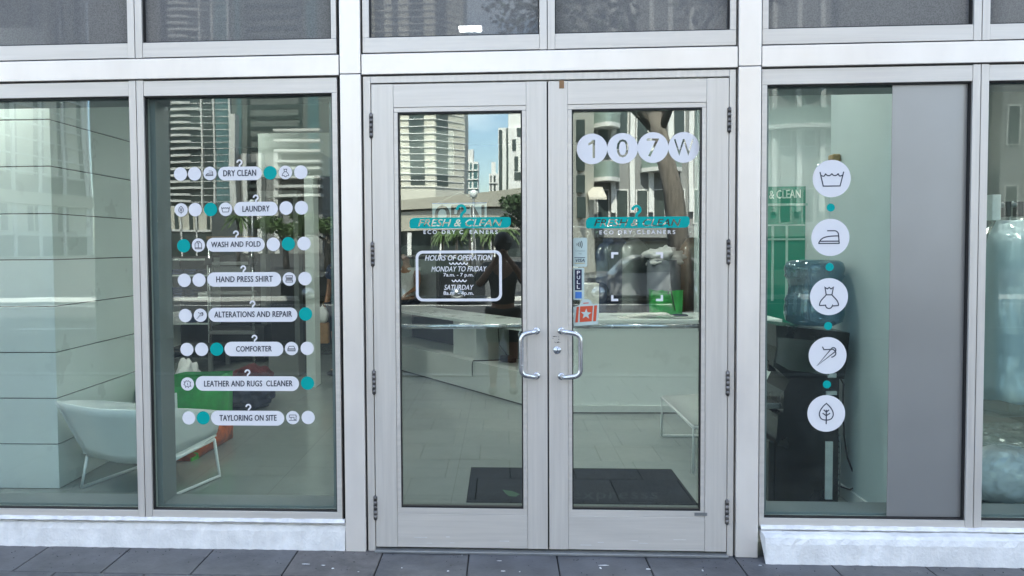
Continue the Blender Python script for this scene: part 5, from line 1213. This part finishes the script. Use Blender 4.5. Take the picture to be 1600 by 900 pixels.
# garage / mid block
Lm = 205
t = bthing('parking_garage', 'pale concrete parking garage with open decks across the street', X_(450, Lm), Lm)
m = MB(); m.box(X_(366, Lm), X_(500, Lm), -Lm - 20, -Lm - 3, -.5, Z_(235, Lm)); m.build('wall', M['grey_conc'], t)
for y in (196, 213, 230, 247, 258, 272, 286, 300): m = MB(); m.box(X_(432, Lm), X_(502, Lm), -Lm - 3, -Lm + 1, Z_(y + 4, Lm), Z_(y, Lm)); m.build('deck', M['white_conc'], t)
for px in (364, 382, 404, 430): m = MB(); m.box(X_(px, Lm), X_(px + 7, Lm), -Lm - 3, -Lm + .5, -.5, Z_(236 if px > 366 else 170, Lm)); m.build('column', M['white_conc'], t)
for k in range(10): m = MB(); y = 250 + k * 11; m.box(X_(389, Lm), X_(404, Lm), -Lm - 3, -Lm - .3, Z_(y + 5, Lm), Z_(y, Lm)); m.build('window', M['dark_win'], t)
# broad grey tower filling the sky beside the garage
Lm = 260
t = bthing('grey_tower', 'broad grey green tower behind the parking garage with teal glass strips', X_(450, Lm), Lm)
m = MB(); m.box(X_(366, Lm), X_(552, Lm), -Lm - 30, -Lm, -.5, 110); m.build('wall', M['tower_grey'], t)
for p0, p1 in ((374, 381), (390, 395), (470, 476), (484, 500), (522, 540)): m = MB(); m.box(X_(p0, Lm), X_(p1, Lm), -Lm - .1, -Lm + .4, 6, 108); m.build('window_strip', M['teal_win' if p0 in (374, 484) else 'dark_win'], t)
for k in range(26): m = MB(); m.box(X_(396, Lm), X_(470, Lm), -Lm - .1, -Lm + .3, 8 + k * 3.8, 9.4 + k * 3.8); m.build('window_band', M['dark_win'], t)
# low wing with railing (services window)
Lm = 150
t = bthing('low_wing', 'low cream wing with strip windows and a white railing', X_(300, Lm), Lm)
m = MB(); m.box(X_(262, Lm), X_(332, Lm), -Lm - 15, -Lm, -.5, Z_(319, Lm)); m.build('wall', M['cream'], t)
for p0, p1 in ((275, 281), (297, 303), (306, 311), (325, 330)): m = MB(); m.box(X_(p0, Lm), X_(p1, Lm), -Lm - .1, -Lm + .1, Z_(354, Lm), Z_(328, Lm)); m.build('window', M['dark_win'], t)
m = MB(); m.box(X_(262, Lm), X_(332, Lm), -Lm - .1, -Lm + .15, -.4, Z_(358, Lm)); m.build('ground_glazing', M['dark_win'], t)
m = MB(); z_ = Z_(356, Lm); m.box(X_(262, Lm), X_(332, Lm), -Lm + .2, -Lm + .5, z_ - .2, z_ + .2); m.box(X_(285, Lm) - .15, X_(285, Lm) + .15, -Lm + .2, -Lm + .5, -.5, Z_(322, Lm)); m.box(X_(309, Lm) - .15, X_(309, Lm) + .15, -Lm + .2, -Lm + .5, -.5, Z_(322, Lm)); m.build('railing', M['white_conc'], t)
# oblique office facade (first window)
p1, p2 = Vector((X_(140, 176), -176, 0)), Vector((X_(-160, 120), -120, 0)); u = (p2 - p1); Lf = u.length; u.normalize(); n_ = Vector((-u.y, u.x, 0)); n_ = n_ if n_.y > 0 else -n_
XF = Matrix(((u.x, n_.x, 0, p1.x), (u.y, n_.y, 0, p1.y), (0, 0, 1, 0), (0, 0, 0, 1)))
def UU(px):                                                # photo column -> distance along the oblique facade
    d = ray(px, 390); o = Vector((0, 0)); dx, dy = d.x, d.y      # mirrored ray leaves the glass towards -y
    # solve along p1 + u s = (dx k, -(dy k - DIST)) with ray starting at (0,-DIST) mirrored to (0, DIST)
    A_ = Matrix(((u.x, -dx), (u.y, dy))); rhs = Vector((0 - p1.x, DIST - p1.y)); s = A_.inverted() @ rhs; return s[0]
t = thing('office_building', 'cream gridded office building seen at an angle in the first window', 'building', (p1.x, p1.y, 0))
m = MB(XF); m.box(0, Lf, -18, 0, -.5, 75); m.build('wall', M['cream'], t)
for p0, q in ((14, 30), (55, 71), (93, 107), (126, 132), (-22, -4), (-66, -46)): m = MB(XF); m.box(UU(q), UU(p0), -.1, .12, 17, 74); m.build('window_strip', M['dark_win'], t)
for px in (22, 63, 99.5, 134, 139, -12, -56): m = MB(XF); m.box(UU(px) - .35, UU(px) + .35, -.05, .6, -.5, 75); m.build('mullion', M['white_conc'], t)
z = 17.5
while z < 74: m = MB(XF); m.box(-.3, Lf, .0, .45, z, z + .32); m.build('floor_band', M['white_conc'], t); z += 3.55
m = MB(XF); m.box(-.3, Lf, 0, 1.2, 11.2, 13.8); m.build('fascia', M['beige'], t)
m = MB(XF); m.box(.2, Lf, -.1, .15, 13.81, 17.2); m.build('window_band', M['dark_win'], t)
for p0, q in ((2, 12), (46, 54), (58, 64), (92, 99), (102, 107)): m = MB(XF); m.box(UU(q), UU(p0), -.1, .15, 5.5, 11); m.build('window', M['dark_win'], t)
m = MB(XF); m.box(.2, Lf, -.1, .15, .2, 4.4); m.build('shop_glazing', M['dark_win'], t)
m = MB(XF); m.box(0, Lf, .3, .6, 4.6, 5.0); m.build('railing', M['white_conc'], t)
# apartment house (right door)
Lm = 44
t = bthing('apartment_house', 'apartment house coloured shaded grey and sunlit cream, with balconies and an awning across the street', X_(1040, Lm), Lm)
xa_ = X_(880, Lm); xs_ = X_(925, Lm); xb_ = X_(1760, Lm); H = 24
m = MB(); m.box(xs_, xb_, -Lm - 14, -Lm, -.5, H); m.build('wall', M['grey_conc'], t)  # grey puts the shade on this front into its colour
m = MB(); m.prism([(xa_, -Lm + 5, -.5), (xs_, -Lm + 1.2, -.5), (xs_, -Lm - 9, -.5), (xa_, -Lm - 9, -.5)], (0, 0, H)); m.build('sunlit_corner_wall', M['cream'], t)  # cream puts the sunlight on this side into its colour
def W_(px, y0, y1, w_, wm='dark_win', fr=True):
    c = X_(px, Lm); z0, z1 = Z_(y1, Lm), Z_(y0, Lm)
    m = MB(); m.box(c - w_ / 2 - .07, c + w_ / 2 + .07, -Lm - .05, -Lm + .09, z0 - .07, z1 + .07); f = m.build('window', M['white_conc'], t)
    m = MB(); m.box(c - w_ / 2, c + w_ / 2, -Lm - .02, -Lm + .10, z0, z1); m.build('pane', M[wm], f)
for px in (943, 972, 1003, 1030, 1060, 1092, 1225, 1262, 1296, 1580, 1620, 1660):
    for y0, y1 in ((178, 235), (300, 350), (80, 140)): W_(px, y0, y1, .62)
for px in (958, 987, 1016, 1045, 1078, 1206, 1244, 1280):
    c = X_(px, Lm); m = MB(); m.box(c - .14, c + .14, -Lm, -Lm + .35, 3.6, H); m.build('pilaster', M['white_conc'], t)
m = MB(); m.box(xs_, xb_, -Lm, -Lm + .5, Z_(372, Lm), Z_(358, Lm)); m.build('string_course', M['grey_conc'], t)
for p0, p1_, y in ((925, 967, 283), (1000, 1062, 268), (1195, 1303, 206), (1195, 1303, 120), (925, 967, 200)):
    a, b, z = X_(p0, Lm), X_(p1_, Lm), Z_(y, Lm); m = MB(); pts = [(a + (b - a) * i / 10, -Lm + .6 + 1.0 * math.sin(math.pi * i / 10), z - .18) for i in range(11)] + [(b, -Lm, z - .18), (a, -Lm, z - .18)]; m.prism(pts, (0, 0, .24)); bl = m.build('balcony', M['white_conc'], t)
    m = MB(); m.prism([(q[0], q[1] - .05, z + .061) for q in pts[:11]] + [(q[0], q[1] - .09, z + .061) for q in pts[:11]][::-1], (0, 0, .95)); m.build('balustrade', M['balc_glass'], bl)
a, b = X_(912, Lm), X_(938, Lm); m = MB(); m.prism([(a, -Lm + 1.3, Z_(297, Lm)), (a, -Lm + 3.2, Z_(315, Lm)), (a, -Lm + 3.2, Z_(318, Lm)), (a, -Lm + 1.3, Z_(300, Lm))], (b - a, 0, 0)); m.build('awning', M['awning'], t)
for px, y0, y1 in ((897, 250, 278), (897, 285, 310), (898, 316, 345), (897, 205, 235)):
    c = X_(px, Lm); m = MB(); m.box(c - .25, c + .25, -Lm + 3.2, -Lm + 4.1, Z_(y1, Lm), Z_(y0, Lm)); m.build('window', M['dark_win'], t)
m = MB(); m.box(X_(930, Lm), xb_, -Lm, -Lm + .12, 0, Z_(378, Lm)); m.build('shop_glazing', M['dark_win'], t)
# cars by the far kerb
def car(label, px, Lm, mn, ln=4.4):
    c = mir(px, 450, Lm); z0 = -.13; t = thing('parked_car', label, 'car', (c.x, -Lm, z0), 'cars parked along the far kerb'); X = Matrix.Translation((c.x, -Lm, z0))
    bm = bmesh.new(); pr = [(-.5, .25), (-.5, .62), (-.46, .74), (-.30, .80), (-.20, .86), (-.10, 1.30), (-.02, 1.42), (.22, 1.44), (.34, 1.32), (.44, .92), (.5, .84), (.5, .28)]
    m = MB(X); m.prism([(a * ln, -.86, b) for a, b in pr], (0, 1.72, 0)); m.build('body', M[mn], t)
    m = MB(X); m.prism([(a * ln, -.868, b) for a, b in ((-.17, .9), (-.085, 1.28), (-.01, 1.36), (.21, 1.37), (.31, 1.27), (.39, .95))], (0, 1.736, 0)); m.build('side_window', M['dark_win'], t)
    for a in (-.31, .31):
        for y in (-.80, .80): m = MB(X); m.tube([(a * ln, y - .11, .33), (a * ln, y + .11, .33)], .33, 20); wv = m.build('wheel', M['black'], t); m = MB(X); m.tube([(a * ln, y - .118, .33), (a * ln, y + .118, .33)], .2, 16); m.build('rim', M['steel'], wv)
    for y in (-.6, .6): m = MB(X); m.box(-.507 * ln, -.49 * ln, y - .16, y + .16, .55, .70, .01); m.build('headlight', M['paper'], t)
car('dark parked car by the far kerb near the hours sign reflection', 646, 19.4, 'car_dark')
car('black parked car across the street further along the far kerb', 560, 19.4, 'car_dark')
car('silver parked car across the street in front of the apartment house', 1000, 19.4, 'car_silver')
# lamp posts
for px, Lm, lab in ((395, 46, 'slim grey street lamp mirrored beside the palm in the services window'), (741, 40, 'slim grey street lamp mirrored behind the teal name decal')):
    b = mir(px, 400, Lm); t = thing('street_lamp', lab, 'street lamp', (b.x, -Lm, 0)); m = MB(); m.tube([(b.x, -Lm, 0), (b.x, -Lm, 4.3)], .07, 10); m.build('pole', M['grey_metal'], t); m = MB(); m.lathe([(.05, 0), (.2, .1), (.22, .4), (.08, .5)], (b.x, -Lm, 4.3), 14); m.build('lamp_head', M['chair_white'], t)
